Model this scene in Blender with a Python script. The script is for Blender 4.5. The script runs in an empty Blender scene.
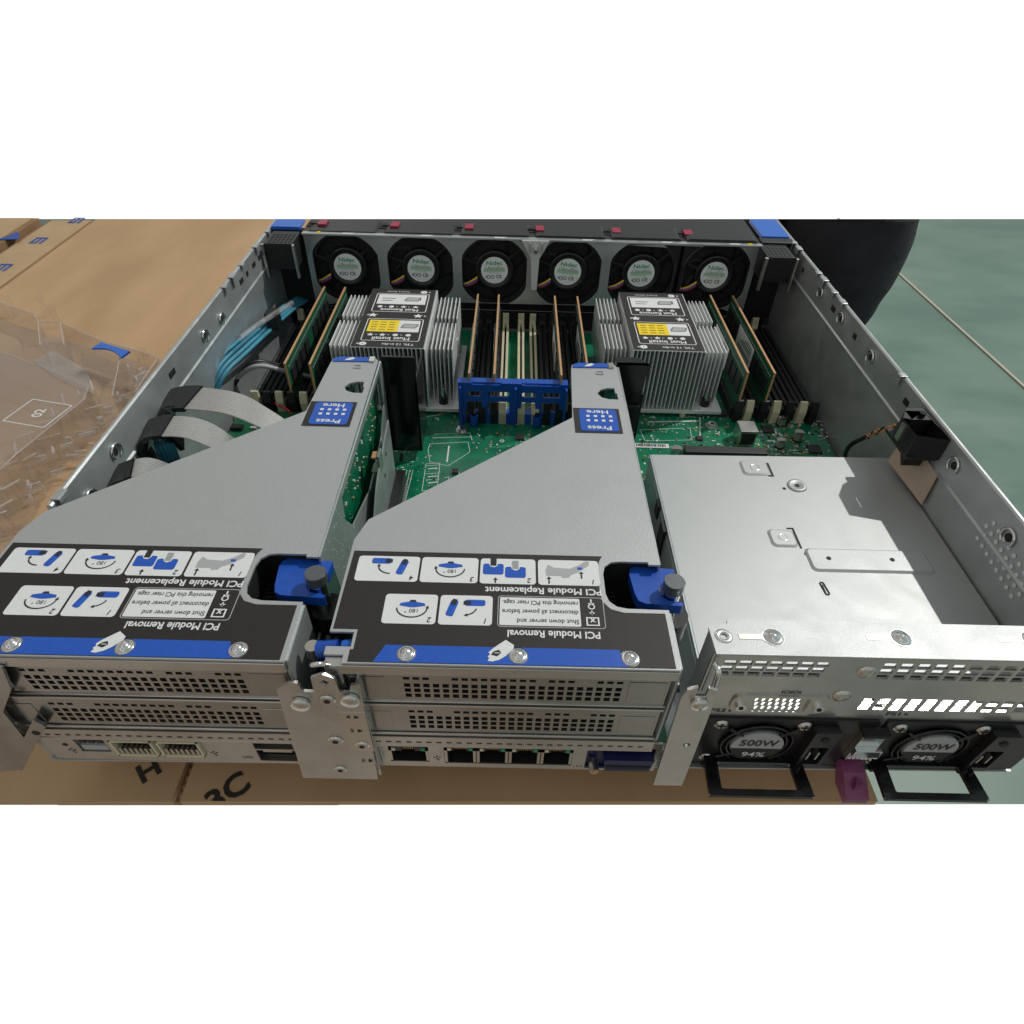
import bpy, math, random
from mathutils import Matrix, Vector, Euler
random.seed(7)
S = bpy.context.scene
C = bpy.context.collection
# ------------------------------------------------------------------ camera
CP = Vector((0.2016219, -0.1286314, 0.2836703)); CE = Euler((0.8181669, -0.0230927, 0.0106852), 'XYZ'); F = 644.482
cam = bpy.data.cameras.new('camera'); co = bpy.data.objects.new('camera', cam); C.objects.link(co)
co.location = CP; co.rotation_euler = CE; cam.sensor_width = 36; cam.lens = F/1024*36; cam.clip_start = .01; cam.clip_end = 60
S.camera = co
RM = CE.to_matrix()
def at(x, y, z=None, X=None, Y=None):
    """a point of the place measured from the photograph, on a plane of known height, side or depth"""
    d = RM @ Vector(((x-512)/F, (512-y)/F, -1))
    t = (z-CP.z)/d.z if z is not None else ((X-CP.x)/d.x if X is not None else (Y-CP.y)/d.y)
    return CP + d*t
# ------------------------------------------------------------------ materials
def mat(name, col, metal=0, rough=.5, var=0, scale=200, bump=0, bscale=None, spec=.5, coat=0, trans=None, col2=None, rvar=0, stretch=None, smudge=0):
    m = bpy.data.materials.new(name); m.use_nodes = True; nt = m.node_tree; b = nt.nodes['Principled BSDF']
    b.inputs['Base Color'].default_value = (*col, 1); b.inputs['Metallic'].default_value = metal
    b.inputs['Roughness'].default_value = rough; b.inputs['Specular IOR Level'].default_value = spec
    b.inputs['Coat Weight'].default_value = coat
    tc = nt.nodes.new('ShaderNodeTexCoord'); mp = nt.nodes.new('ShaderNodeMapping'); nt.links.new(tc.outputs['Object'], mp.inputs[0])
    if stretch: mp.inputs['Scale'].default_value = stretch
    if var or rvar or col2:
        n = nt.nodes.new('ShaderNodeTexNoise'); n.inputs['Scale'].default_value = scale; n.inputs['Detail'].default_value = 6
        nt.links.new(mp.outputs[0], n.inputs['Vector'])
        r = nt.nodes.new('ShaderNodeMapRange'); r.inputs[1].default_value = .3; r.inputs[2].default_value = .7
        nt.links.new(n.outputs[0], r.inputs[0])
        mx = nt.nodes.new('ShaderNodeMix'); mx.data_type = 'RGBA'
        c2 = col2 or tuple(min(1, c*(1+var)) for c in col); c1 = col if col2 else tuple(c*(1-var) for c in col)
        mx.inputs[6].default_value = (*c1, 1); mx.inputs[7].default_value = (*c2, 1)
        nt.links.new(r.outputs[0], mx.inputs[0]); nt.links.new(mx.outputs[2], b.inputs['Base Color'])
        if rvar:
            r2 = nt.nodes.new('ShaderNodeMapRange'); r2.inputs[1].default_value = .3; r2.inputs[2].default_value = .7
            r2.inputs[3].default_value = rough-rvar; r2.inputs[4].default_value = rough+rvar
            nt.links.new(n.outputs[0], r2.inputs[0]); nt.links.new(r2.outputs[0], b.inputs['Roughness'])
    if smudge:
        n = nt.nodes.new('ShaderNodeTexNoise'); n.inputs['Scale'].default_value = 38; n.inputs['Detail'].default_value = 8; n.inputs['Distortion'].default_value = 1.2; nt.links.new(mp.outputs[0], n.inputs['Vector'])
        r3 = nt.nodes.new('ShaderNodeMapRange'); r3.inputs[1].default_value = .35; r3.inputs[2].default_value = .65; r3.inputs[3].default_value = rough-smudge; r3.inputs[4].default_value = rough+smudge; nt.links.new(n.outputs[0], r3.inputs[0]); nt.links.new(r3.outputs[0], b.inputs['Roughness'])
    if bump:
        n = nt.nodes.new('ShaderNodeTexNoise'); n.inputs['Scale'].default_value = bscale or scale; n.inputs['Detail'].default_value = 4
        nt.links.new(mp.outputs[0], n.inputs['Vector'])
        bp = nt.nodes.new('ShaderNodeBump'); bp.inputs['Strength'].default_value = bump; bp.inputs['Distance'].default_value = .0004
        nt.links.new(n.outputs[0], bp.inputs['Height']); nt.links.new(bp.outputs[0], b.inputs['Normal'])
    return m
M = {}
M['steel'] = mat('galvanised_steel', (.43, .445, .45), .45, .48, .05, 1400, .28, 2200, smudge=.03)
M['steel_wall'] = mat('galvanised_steel_wall', (.46, .49, .495), .6, .36, .08, 60, .15, 900, smudge=.08)
M['steel_rear'] = mat('galvanised_steel_rear', (.56, .55, .53), .88, .27, .06, 80, .05, 1500, smudge=.05)
M['steel_slot'] = mat('shaded_steel_slot_cover', (.43, .43, .42), .95, .22, .06, 80, .04, 1500, smudge=.05)  # same steel as the rear, base darkened for the overhang's shade
M['chrome'] = mat('bright_steel', (.75, .75, .74), 1, .2, .03, 300)
M['alu'] = mat('aluminium_fins', (.76, .77, .77), .35, .34, .05, 300)
M['nickel'] = mat('nickel', (.6, .58, .54), .95, .28)
M['black'] = mat('black_plastic', (.012, .012, .013), 0, .38, .2, 300, .1, 1500)
M['gloss'] = mat('glossy_black_plastic', (.006, .006, .007), 0, .14, .2, 50)
M['blade'] = mat('fan_blade_plastic', (.05, .05, .055), 0, .22)
M['knob'] = mat('dark_zinc_knob', (.16, .17, .18), .7, .35, .1, 600)
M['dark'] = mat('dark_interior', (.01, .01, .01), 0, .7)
M['labelblack'] = mat('label_black', (.014, .012, .012), 0, .55, .15, 1200, .25, 2500)
M['labelwhite'] = mat('label_white', (.70, .71, .71), 0, .45, .02, 400)
M['labelgrey'] = mat('label_grey', (.38, .39, .4), 0, .45)
M['labelblue'] = mat('label_blue', (.010, .085, .46), 0, .42, .08, 900, .1, 2000)
M['labelyellow'] = mat('label_yellow', (.85, .62, .01), 0, .45)
M['ink'] = mat('black_ink', (.015, .015, .018), 0, .5)
M['blue'] = mat('blue_plastic', (.008, .075, .42), 0, .36, .1, 300, .06, 1500)
M['blue_tab'] = mat('light_blue_plastic', (.02, .13, .55), 0, .35)
M['ivory'] = mat('ivory_plastic', (.62, .57, .40), 0, .4, .06, 200)
M['copper'] = mat('board_edge_tan', (.52, .30, .15), .1, .5, .12, 900)
M['green'] = mat('memory_board_green', (.01, .10, .045), 0, .35, .3, 900)
M['trace'] = mat('board_trace_green', (.03, .30, .16), 0, .3)
M['chip'] = mat('chip_epoxy', (.02, .02, .022), 0, .45, .2, 500)
M['silver_label'] = mat('silver_fan_label', (.84, .86, .85), 0, .4)
M['nidec'] = mat('green_ink', (.0, .32, .16), 0, .5)
M['palegreen'] = mat('pale_green_ink', (.42, .62, .45), 0, .5)
M['grey_ink'] = mat('grey_ink', (.3, .33, .33), 0, .5)
M['pink'] = mat('magenta_latch', (.30, .012, .05), 0, .35)
M['purple'] = mat('mulberry_plastic', (.20, .045, .12), 0, .3)
M['wire_y'] = mat('yellow_wire', (.75, .5, .02), 0, .4); M['wire_r'] = mat('red_wire', (.5, .02, .05), 0, .4)
M['wire_b'] = mat('blue_wire', (.03, .12, .45), 0, .4); M['wire_k'] = mat('black_wire', (.012, .012, .012), 0, .4)
M['wire_o'] = mat('tan_wire', (.5, .25, .1), 0, .4)
M['cyan'] = mat('cyan_cable', (.05, .25, .36), 0, .5, .15, 100)
M['ribbon'] = mat('ribbon_silver', (.50, .49, .475), .5, .38, .05, 400)
M['sleeve'] = mat('black_woven_sleeve', (.016, .016, .018), 0, .7, .5, 1500, .8, 1800)
M['tapeamber'] = mat('beige_tape', (.50, .40, .30), 0, .6)
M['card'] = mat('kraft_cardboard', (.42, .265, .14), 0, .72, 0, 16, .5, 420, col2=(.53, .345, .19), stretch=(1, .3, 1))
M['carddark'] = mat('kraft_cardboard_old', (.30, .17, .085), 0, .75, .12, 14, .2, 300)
M['cardpale'] = mat('packing_tape_on_kraft', (.47, .32, .17), 0, .35, .08, 30)
M['boxink'] = mat('carton_ink', (.02, .018, .015), 0, .6); M['boxblue'] = mat('carton_blue_ink', (.03, .09, .35), 0, .6)
M['cloth'] = mat('black_trouser_cloth', (.010, .011, .018), 0, .85, .4, 30, 1, 900)
M['shoe'] = mat('black_leather', (.012, .012, .012), 0, .5)
M['floor'] = mat('green_epoxy_floor', (.105, .170, .138), 0, .42, 0, 4.5, .05, 8, col2=(.165, .24, .198), rvar=.08, spec=.35, stretch=(1, 1.9, 1))
M['joint'] = mat('pale_joint_filler', (.42, .38, .33), 0, .6)
M['shaded_blue'] = mat('shaded_blue_plastic', (.006, .010, .07), 0, .4); M['edge'] = None  # video port blue, darkened for the shade it sits in
M['gasket'] = mat('grey_foil', (.5, .5, .48), .7, .4)
def pcb():
    m = mat('printed_circuit_board', (.0, .15, .07), 0, .3, spec=.6); nt = m.node_tree; b = nt.nodes['Principled BSDF']
    tc = nt.nodes.new('ShaderNodeTexCoord')
    v = nt.nodes.new('ShaderNodeTexVoronoi'); v.distance = 'MANHATTAN'; v.feature = 'F1'; v.inputs['Scale'].default_value = 150
    w = nt.nodes.new('ShaderNodeTexWave'); w.inputs['Scale'].default_value = 260; w.bands_direction = 'DIAGONAL'; w.inputs['Distortion'].default_value = 6; w.inputs['Detail Scale'].default_value = .3
    n = nt.nodes.new('ShaderNodeTexNoise'); n.inputs['Scale'].default_value = 45
    for k in (v, w, n): nt.links.new(tc.outputs['Object'], k.inputs['Vector'])
    r = nt.nodes.new('ShaderNodeMapRange'); r.inputs[1].default_value = .45; r.inputs[2].default_value = .55; nt.links.new(n.outputs[0], r.inputs[0])
    mu = nt.nodes.new('ShaderNodeMath'); mu.operation = 'MULTIPLY'; nt.links.new(w.outputs['Fac'], mu.inputs[0]); nt.links.new(r.outputs[0], mu.inputs[1])
    mx = nt.nodes.new('ShaderNodeMix'); mx.data_type = 'RGBA'; mx.inputs[6].default_value = (.0, .125, .06, 1); mx.inputs[7].default_value = (.008, .22, .11, 1)
    nt.links.new(mu.outputs[0], mx.inputs[0]); nt.links.new(mx.outputs[2], b.inputs['Base Color'])
    return m
M['pcb'] = pcb()
def clear(name, rough, tint, base):
    m = bpy.data.materials.new(name); m.use_nodes = True; nt = m.node_tree; nt.nodes.clear()
    o = nt.nodes.new('ShaderNodeOutputMaterial'); t = nt.nodes.new('ShaderNodeBsdfTransparent'); g = nt.nodes.new('ShaderNodeBsdfGlossy')
    d = nt.nodes.new('ShaderNodeBsdfDiffuse'); d.inputs[0].default_value = (.7, .68, .66, 1)
    mx = nt.nodes.new('ShaderNodeMixShader'); fr = nt.nodes.new('ShaderNodeLayerWeight'); m2 = nt.nodes.new('ShaderNodeMixShader')
    fr.inputs[0].default_value = .12; t.inputs[0].default_value = (*tint, 1); g.inputs['Roughness'].default_value = rough
    n = nt.nodes.new('ShaderNodeTexNoise'); n.inputs['Scale'].default_value = 60; bp = nt.nodes.new('ShaderNodeBump'); bp.inputs['Distance'].default_value = .002; bp.inputs['Strength'].default_value = .06
    nt.links.new(n.outputs[0], bp.inputs['Height']); nt.links.new(bp.outputs[0], g.inputs['Normal'])
    nt.links.new(fr.outputs[1], mx.inputs[0]); nt.links.new(t.outputs[0], mx.inputs[1]); nt.links.new(g.outputs[0], mx.inputs[2])
    m2.inputs[0].default_value = base; nt.links.new(mx.outputs[0], m2.inputs[1]); nt.links.new(d.outputs[0], m2.inputs[2])
    nt.links.new(m2.outputs[0], o.inputs[0]); return m
M['clear'] = clear('clear_polycarbonate', .05, (.985, .98, .975), .008)
M['edge'] = clear('edge_highlight_plastic', .12, (.95, .95, .95), .28)  # whitish mix stands in for highlights along clear plastic edges
M['frost'] = clear('frosted_polycarbonate', .3, (.93, .92, .91), .14)
# ------------------------------------------------------------------ mesh builder
_txt = {}
def curve_mesh(cu):
    o = bpy.data.objects.new('tmp', cu); C.objects.link(o); dg = bpy.context.evaluated_depsgraph_get(); dg.update()
    me = o.evaluated_get(dg).to_mesh(); vs = [v.co.copy() for v in me.vertices]; fs = [tuple(p.vertices) for p in me.polygons]
    o.evaluated_get(dg).to_mesh_clear(); bpy.data.objects.remove(o); bpy.data.curves.remove(cu); return vs, fs
def text_geo(s, bold):
    if (s, bold) not in _txt:
        cu = bpy.data.curves.new('t', 'FONT'); cu.body = s; cu.size = 1; cu.align_x = 'CENTER'; cu.align_y = 'CENTER'; cu.resolution_u = 3
        cu.offset = bold; _txt[(s, bold)] = curve_mesh(cu)
    return _txt[(s, bold)]
def rr(x0, y0, x1, y1, r=.001, n=4, rot=0):
    out = []
    for cx, cy, a in ((x1-r, y1-r, 0), (x0+r, y1-r, 90), (x0+r, y0+r, 180), (x1-r, y0+r, 270)):
        for k in range(n+1):
            t = math.radians(a+90*k/n); out.append((cx+r*math.cos(t), cy+r*math.sin(t)))
    return out
def rc(x0, y0, x1, y1): return [(x0, y0), (x1, y0), (x1, y1), (x0, y1)]
def circ(cx, cy, r, n=20, ry=None): return [(cx+r*math.cos(2*math.pi*k/n), cy+(ry or r)*math.sin(2*math.pi*k/n)) for k in range(n)]
XZ = Matrix(((1, 0, 0, 0), (0, 0, -1, 0), (0, 1, 0, 0), (0, 0, 0, 1)))      # local x,y,z -> x, -z(depth towards viewer), y up
YZ = Matrix(((0, 0, 1, 0), (1, 0, 0, 0), (0, 1, 0, 0), (0, 0, 0, 1)))       # local x,y,z -> z=X, x=Y, y=Z
def T(x=0, y=0, z=0): return Matrix.Translation((x, y, z))
def Rz(a): return Matrix.Rotation(math.radians(a), 4, 'Z')
def Rx(a): return Matrix.Rotation(math.radians(a), 4, 'X')
def Ry(a): return Matrix.Rotation(math.radians(a), 4, 'Y')
class MB:
    def __init__(s): s.v = []; s.f = []; s.m = []; s.sm = []; s.mats = []
    def mi(s, m):
        if m not in s.mats: s.mats.append(m)
        return s.mats.index(m)
    def add(s, vs, fs, m, X=None, smooth=False):
        b = len(s.v); k = s.mi(m)
        s.v += [tuple(X @ Vector(v)) if X else tuple(v) for v in vs]
        for f in fs: s.f.append(tuple(b+i for i in f)); s.m.append(k); s.sm.append(smooth)
        return s
    def box(s, x0, x1, y0, y1, z0, z1, m, X=None):
        v = [(x, y, z) for z in (z0, z1) for y in (y0, y1) for x in (x0, x1)]
        return s.add(v, [(0, 2, 3, 1), (4, 5, 7, 6), (0, 1, 5, 4), (2, 6, 7, 3), (0, 4, 6, 2), (1, 3, 7, 5)], m, X)
    def prism(s, pts, z0, z1, m, X=None, smooth=False):
        n = len(pts); v = [(x, y, z0) for x, y in pts]+[(x, y, z1) for x, y in pts]
        s.add(v, [tuple(range(n-1, -1, -1)), tuple(range(n, 2*n))], m, X)
        return s.add(v, [(i, (i+1) % n, n+(i+1) % n, n+i) for i in range(n)], m, X, smooth)
    def cyl(s, cx, cy, r, z0, z1, m, X=None, n=20, r2=None):
        v = [(x, y, z0) for x, y in circ(cx, cy, r, n)]+[(x, y, z1) for x, y in circ(cx, cy, r if r2 is None else r2, n)]
        s.add(v, [tuple(range(n-1, -1, -1)), tuple(range(n, 2*n))], m, X)
        return s.add(v, [(i, (i+1) % n, n+(i+1) % n, n+i) for i in range(n)], m, X, True)
    def lathe(s, prof, m, X=None, n=24):
        v = []; f = []
        for r, z in prof: v += [(x, y, z) for x, y in circ(0, 0, max(r, 1e-6), n)]
        for a in range(len(prof)-1):
            for i in range(n): f.append((a*n+i, a*n+(i+1) % n, (a+1)*n+(i+1) % n, (a+1)*n+i))
        return s.add(v, f, m, X, True)
    def flat(s, outer, holes, z0, z1, m, X=None):
        """a sheet cut to an outline with holes through it"""
        if not holes: return s.prism(outer, z0, z1, m, X)
        cu = bpy.data.curves.new('c', 'CURVE'); cu.dimensions = '2D'; cu.fill_mode = 'BOTH'; cu.extrude = (z1-z0)/2
        for poly in [outer]+list(holes):
            sp = cu.splines.new('POLY'); sp.points.add(len(poly)-1); sp.use_cyclic_u = True
            for q, (x, y) in zip(sp.points, poly): q.co = (x, y, 0, 1)
        vs, fs = curve_mesh(cu); D = T(0, 0, (z0+z1)/2)
        return s.add(vs, fs, m, (X @ D) if X else D)
    def text(s, t, size, x, y, z, m, X=None, rot=0, bold=0, sx=1, width=None, ital=0):
        vs, fs = text_geo(t, bold)
        if width:
            xs = [v.x for v in vs]; sx = width/((max(xs)-min(xs))*size)
        L = T(x, y, z) @ Rz(rot) @ Matrix(((size*sx, size*ital, 0, 0), (0, size, 0, 0), (0, 0, 1, 0), (0, 0, 0, 1)))
        return s.add(vs, fs, m, (X @ L) if X else L)
    def tube(s, pts, r, m, n=8, sub=6, X=None):
        P = [Vector(p) for p in pts]; Q = []
        for i in range(len(P)-1):
            a, b, c, d = P[max(i-1, 0)], P[i], P[i+1], P[min(i+2, len(P)-1)]
            for k in range(sub):
                t = k/sub; Q.append(.5*((2*b)+(c-a)*t+(2*a-5*b+4*c-d)*t*t+(3*b-a-3*c+d)*t**3))
        Q.append(P[-1]); v = []; f = []; up = Vector((.13, .31, .94))
        for i, q in enumerate(Q):
            tg = (Q[min(i+1, len(Q)-1)]-Q[max(i-1, 0)]).normalized(); a = tg.cross(up)
            if a.length < 1e-3: a = tg.cross(Vector((1, 0, 0)))
            a.normalize(); b = tg.cross(a).normalized()
            rad = r(i/(len(Q)-1)) if callable(r) else r
            for k in range(n): w = 2*math.pi*k/n; v.append(q+a*rad*math.cos(w)+b*rad*math.sin(w))
        for i in range(len(Q)-1):
            for k in range(n): f.append((i*n+k, i*n+(k+1) % n, (i+1)*n+(k+1) % n, (i+1)*n+k))
        s.add(v, f, m, X, True); return s.add(v, [tuple(range(n-1, -1, -1)), tuple(range(len(v)-n, len(v)))], m, X)
    def grid(s, us, vs, hole, z0, z1, m, X=None):
        """a perforated sheet: hole(i,j) tells which cells of the grid are open"""
        nu, nv = len(us), len(vs); v = [(u, w, z) for z in (z0, z1) for w in vs for u in us]; K = nu*nv
        idx = lambda i, j, k: k*K+j*nu+i; f = []
        sol = lambda i, j: 0 <= i < nu-1 and 0 <= j < nv-1 and not hole(i, j)
        for i in range(nu-1):
            for j in range(nv-1):
                if not sol(i, j): continue
                f.append((idx(i, j, 1), idx(i+1, j, 1), idx(i+1, j+1, 1), idx(i, j+1, 1)))
                f.append((idx(i, j, 0), idx(i, j+1, 0), idx(i+1, j+1, 0), idx(i+1, j, 0)))
                for di, dj, a, b in ((0, -1, (i, j), (i+1, j)), (1, 0, (i+1, j), (i+1, j+1)), (0, 1, (i+1, j+1), (i, j+1)), (-1, 0, (i, j+1), (i, j))):
                    if not sol(i+di, j+dj): f.append((idx(*a, 0), idx(*b, 0), idx(*b, 1), idx(*a, 1)))
        return s.add(v, f, m, X)
    def build(s, name, parent=None, bevel=0, seg=2):
        me = bpy.data.meshes.new(name); me.from_pydata(s.v, [], s.f)
        for m in s.mats: me.materials.append(M[m])
        me.polygons.foreach_set('material_index', s.m); me.polygons.foreach_set('use_smooth', s.sm); me.update()
        o = bpy.data.objects.new(name, me); C.objects.link(o); o.parent = parent
        if bevel:
            b = o.modifiers.new('bevel', 'BEVEL'); b.width = bevel; b.segments = seg; b.limit_method = 'ANGLE'; b.angle_limit = math.radians(50)
            b.use_clamp_overlap = True; b.harden_normals = False
        return o
def tag(o, label=None, cat=None, group=None, kind=None):
    for k, v in (('label', label), ('category', cat), ('group', group), ('kind', kind)):
        if v: o[k] = v
    return o
def thing(name, label, cat, loc=(0, 0, 0), group=None):
    o = bpy.data.objects.new(name, None); C.objects.link(o); o.location = loc; o.empty_display_size = .01
    return tag(o, label, cat, group)
def dup(root, loc, label):
    r = root.copy(); C.objects.link(r); r.location = loc; r['label'] = label
    for ch in root.children:
        c = ch.copy(); C.objects.link(c); c.parent = r
        for g in ch.children: d = g.copy(); C.objects.link(d); d.parent = c
    return r
def screw(cx, cy, z, r, X, m='chrome', h=.0008):
    b = MB(); b.cyl(cx, cy, r, z, z+h, m, X, 20, r*.85); b.cyl(cx, cy, r*.42, z+h, z+h+.00012, 'dark', X, 6); return b
def cutY(X, z): # where the photographed stretch of the place ends, far side
    a = at(0, 219, z); b = at(1024, 219, z); return a.y+(b.y-a.y)*(X-a.x)/(b.x-a.x)
def nearY(X, z):
    a = at(0, 804, z); b = at(1024, 804, z); return a.y+(b.y-a.y)*(X-a.x)/(b.x-a.x)
# ------------------------------------------------------------------ setting: floor, cartons
FZ = -.40
b = MB()
xs = (-1.6, -.6, .2, .7, 1.19, 1.196, 2.6)
def floor_piece(x0, x1, m, z=FZ):
    b = MB(); p = [(x0, nearY(x0, z)), (x1, nearY(x1, z)), (x1, cutY(x1, z)), (x0, cutY(x0, z))]
    b.prism(p, z-.0006, z, m); return b
j0 = at(905, 280, FZ); j1 = at(1024, 388, FZ)
def JX(y): return j0.x+(j1.x-j0.x)*(y-j0.y)/(j1.y-j0.y)
tag(floor_piece(-1.9, 2.6, 'floor').build('floor'), kind='structure')
tag(MB().prism([(JX(nearY(1.2, FZ))-.003, nearY(1.2, FZ)), (JX(nearY(1.2, FZ))+.003, nearY(1.2, FZ)), (JX(cutY(1.18, FZ))+.003, cutY(1.18, FZ)), (JX(cutY(1.18, FZ))-.003, cutY(1.18, FZ))], FZ+.0004, FZ+.0035, 'joint').build('floor_joint'), kind='structure')
CZ = -.03
t = thing('cardboard_carton', 'big opened kraft carton lying under the server, black letters printed on its flaps', 'carton', (0, 0, 0))
def sheet(x0, x1, z0, z1, y1=None, inset=.0012):
    n = 12; xs = [x0+(x1-x0)*k/n for k in range(n+1)]
    return [(x, nearY(x, z1)+inset) for x in xs]+[(x, (y1 if y1 else cutY(x, z1))) for x in reversed(xs)]
b = MB(); b.prism(sheet(-.352, .0452, CZ-.004, CZ), CZ-.004, CZ, 'card')
b.build('left_flap' if 0 else 'flap', t, .0006)
b = MB(); b.prism(sheet(.0492, .386, CZ-.004, CZ), CZ-.004, CZ, 'card'); b.build('flap', t, .0006)
b = MB(); b.prism(sheet(-.02, .12, CZ-.02, CZ-.016, .25, .001), CZ-.020, CZ-.016, 'carddark'); b.build('dark_gap_sheet', t)  # dark sheet added so the gap between the flaps stays dark
b = MB()
for k in range(26):   # corrugation seen on the cut edge of the right flap
    y = .002+k*.004; b.box(.0478, .0489, y, y+.0016, CZ-.0035, CZ-.0005, 'carddark')
b.build('corrugation', t)
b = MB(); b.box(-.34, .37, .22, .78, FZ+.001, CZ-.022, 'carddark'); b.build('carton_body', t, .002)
def glyph(ch, px, py, size, ang, par):
    p = at(px, py, CZ); b = MB(); b.text(ch, size, p.x, p.y, CZ+.0003, 'boxink', rot=ang, bold=.03)
    b.v = [(x, max(y, nearY(x, CZ)+.0013), z) for x, y, z in b.v]; return b   # the print runs over the edge of the flap
o = glyph('H', 149, 771, .0145, 42, t).build('printed_lettering', t); glyph('3C', 228, 793, .0165, 44, t).build('printed_lettering', t)
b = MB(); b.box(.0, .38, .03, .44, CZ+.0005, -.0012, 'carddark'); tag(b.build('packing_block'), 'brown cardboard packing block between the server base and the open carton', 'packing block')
t = thing('neighbour_carton', 'pale taped carton edge with blue print beside the big carton, upper left', 'carton')
b = MB(); b.prism([(-.413, .3), (-.3545, .3), (-.3545, cutY(-.354, CZ)), (-.413, cutY(-.413, CZ))], FZ+.001, CZ-.002, 'carddark'); b.build('carton_body', t, .002)
b = MB(); b.prism([(-.409, .31), (-.359, .31), (-.359, cutY(-.359, CZ)-.001), (-.409, cutY(-.409, CZ)-.001)], CZ-.0019, CZ-.0012, 'cardpale'); b.build('packing_tape', t)
for px, py in ((2, 268), (38, 241), (76, 221)):
    b = MB(); p = at(px, py, CZ-.001)
    for k, (dx, dy, w, h) in enumerate(((-.006, 0, .0028, .016), (0, .003, .0028, .018), (.006, 0, .0028, .016), (0, .010, .014, .0026), (-.003, -.006, .008, .0025))):
        b.box(p.x+dx-w/2, p.x+dx+w/2, p.y+dy-h/2, p.y+dy+h/2, CZ-.0011+k*.00005, CZ-.0008+k*.00005, 'boxblue')
    b.build('blue_print', t)
t = thing('far_carton', 'brown shipping carton across the dark gap in the upper left corner', 'carton')
b = MB(); b.prism([(-.85, .3), (-.424, .3), (-.424, cutY(-.424, CZ)), (-.85, cutY(-.85, CZ))], FZ+.001, CZ+.001, 'carddark'); b.build('carton_body', t, .003)
b = MB(); b.prism([(-.55, .31), (-.432, .31), (-.432, cutY(-.432, CZ)-.001), (-.55, cutY(-.55, CZ)-.001)], CZ+.0011, CZ+.0017, 'cardpale'); b.build('packing_tape', t)
b = MB(); p = at(10, 237, CZ+.002)
b.prism([(p.x-.012, p.y-.01), (p.x+.014, p.y-.006), (p.x+.006, p.y+.010), (p.x-.002, p.y+.018), (p.x-.004, p.y+.004)], CZ+.0018, CZ+.0022, 'boxblue'); b.build('blue_print', t)

# ------------------------------------------------------------------ chassis
W = .435
ch = thing('server_chassis', 'open galvanised rack server chassis seen from its rear, lid off', 'server chassis')
b = MB(); b.prism([(0, .004), (W, .008), (W, .44), (0, .438)], 0, .001, 'steel_wall'); b.build('base_tray', ch)
def wall(side):
    X0 = 0 if side < 0 else W; sg = -side      # sg: direction towards the inside
    b = MB(); yN = .078 if side < 0 else .012
    def px(pts, y0, y1, m='steel_wall'):
        v = [(X0+sg*x, y, z) for y in (y0, y1) for x, z in pts]; n = len(pts)
        b.add(v, [(i, i+1, n+i+1, n+i) for i in range(n-1)], m)
    # folded section: outer skin, rolled rim, upper inner face, crease, lower inner face
    y1 = cutY(X0, .087)
    ytop = y1-.001
    segs = [(-.0012, 0), (-.0012, .0868), (-.0006, .0876), (.0006, .0876), (.0014, .0868), (.0014, .0676), (.0024, .0668), (.0024, .0660), (.0014, .0650), (.0014, .001)]
    px(segs, yN, ytop)
    for y in (yN, ytop):
        v = [(X0+sg*x, y, z) for x, z in segs]; b.add(v, [tuple(range(len(v)))], 'steel_wall')
    if side < 0: b.box(-.0012, .0012, .006, .0778, 0, .0845, 'steel_wall')
    return b
ys_clip = {-1: [.405, .372, .338, .316, .300, .081], 1: [.412, .398, .352, .338, .318, .300, .205]}
for side in (-1, 1):
    w = wall(side).build('side_wall', ch)
    X0 = 0 if side < 0 else W; sg = -side
    for k, y in enumerate(ys_clip[side]):     # hooks and tabs on the rim
        b = MB(); h = .0882+.0003*(k % 2); l = .0045+.003*(k % 2); xa, xb = sorted((X0-sg*.0006, X0+sg*.0030))
        b.box(xa, xb, y, y+l, .0877, h, 'steel_wall'); xa, xb = sorted((X0+sg*.0030, X0+sg*.0036)); b.box(xa, xb, y, y+l, .0815+.002*(k % 3), h-.0002, 'steel_wall'); b.build('rim_clip', w, .0003)
    b = MB()
    X = Matrix(((0, 0, sg, X0+sg*.0015), (1, 0, 0, 0), (0, 1, 0, 0), (0, 0, 0, 1)))
    holes = [(.285, .072), (.255, .075), (.13, .077), (.1, .072)] if side < 0 else [(.34, .078), (.298, .078), (.245, .078), (.135, .0775), (.083, .077)]
    for y, z in holes:                         # open ring embosses
        b = MB(); pts = [(0, 0, 0)]
        ring = [(y+.0042*math.cos(a), z+.0042*math.sin(a), .0007) for a in [math.radians(-60+k*30) for k in range(10)]]
        b.tube(ring, .0007, 'chrome', 6, 2, X)
        b.cyl(y, z, .0022, .0001, .0003, 'dark', X, 12); b.build('ring_emboss', w)
    b = MB()
    for y, l in ([(.36, .012), (.33, .012), (.375, .01), (.345, .006), (.20, .014)] if side < 0 else [(.38, .006), (.31, .012), (.27, .008), (.19, .01)]):
        b.box(X0+(sg*.0014 if sg > 0 else sg*.0019), X0+(sg*.0019 if sg > 0 else sg*.0014), y, y+l*.55, .0765, .080, 'dark')
    b.build('slot_openings', w)
    if side > 0:
        b = MB()
        for i in range(8):
            for j in range(4):
                if (i+j) % 1 == 0:
                    y = .094-i*.0048; z = .0775-j*.0042-.0005*i
                    b.cyl(y+(j % 2)*.0024, z-.002, .00125, .0001, .0003, 'labelwhite', X, 6)
        b.build('lit_vent_dots', w)  # white dots painted for light showing through the wall perforations
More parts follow.
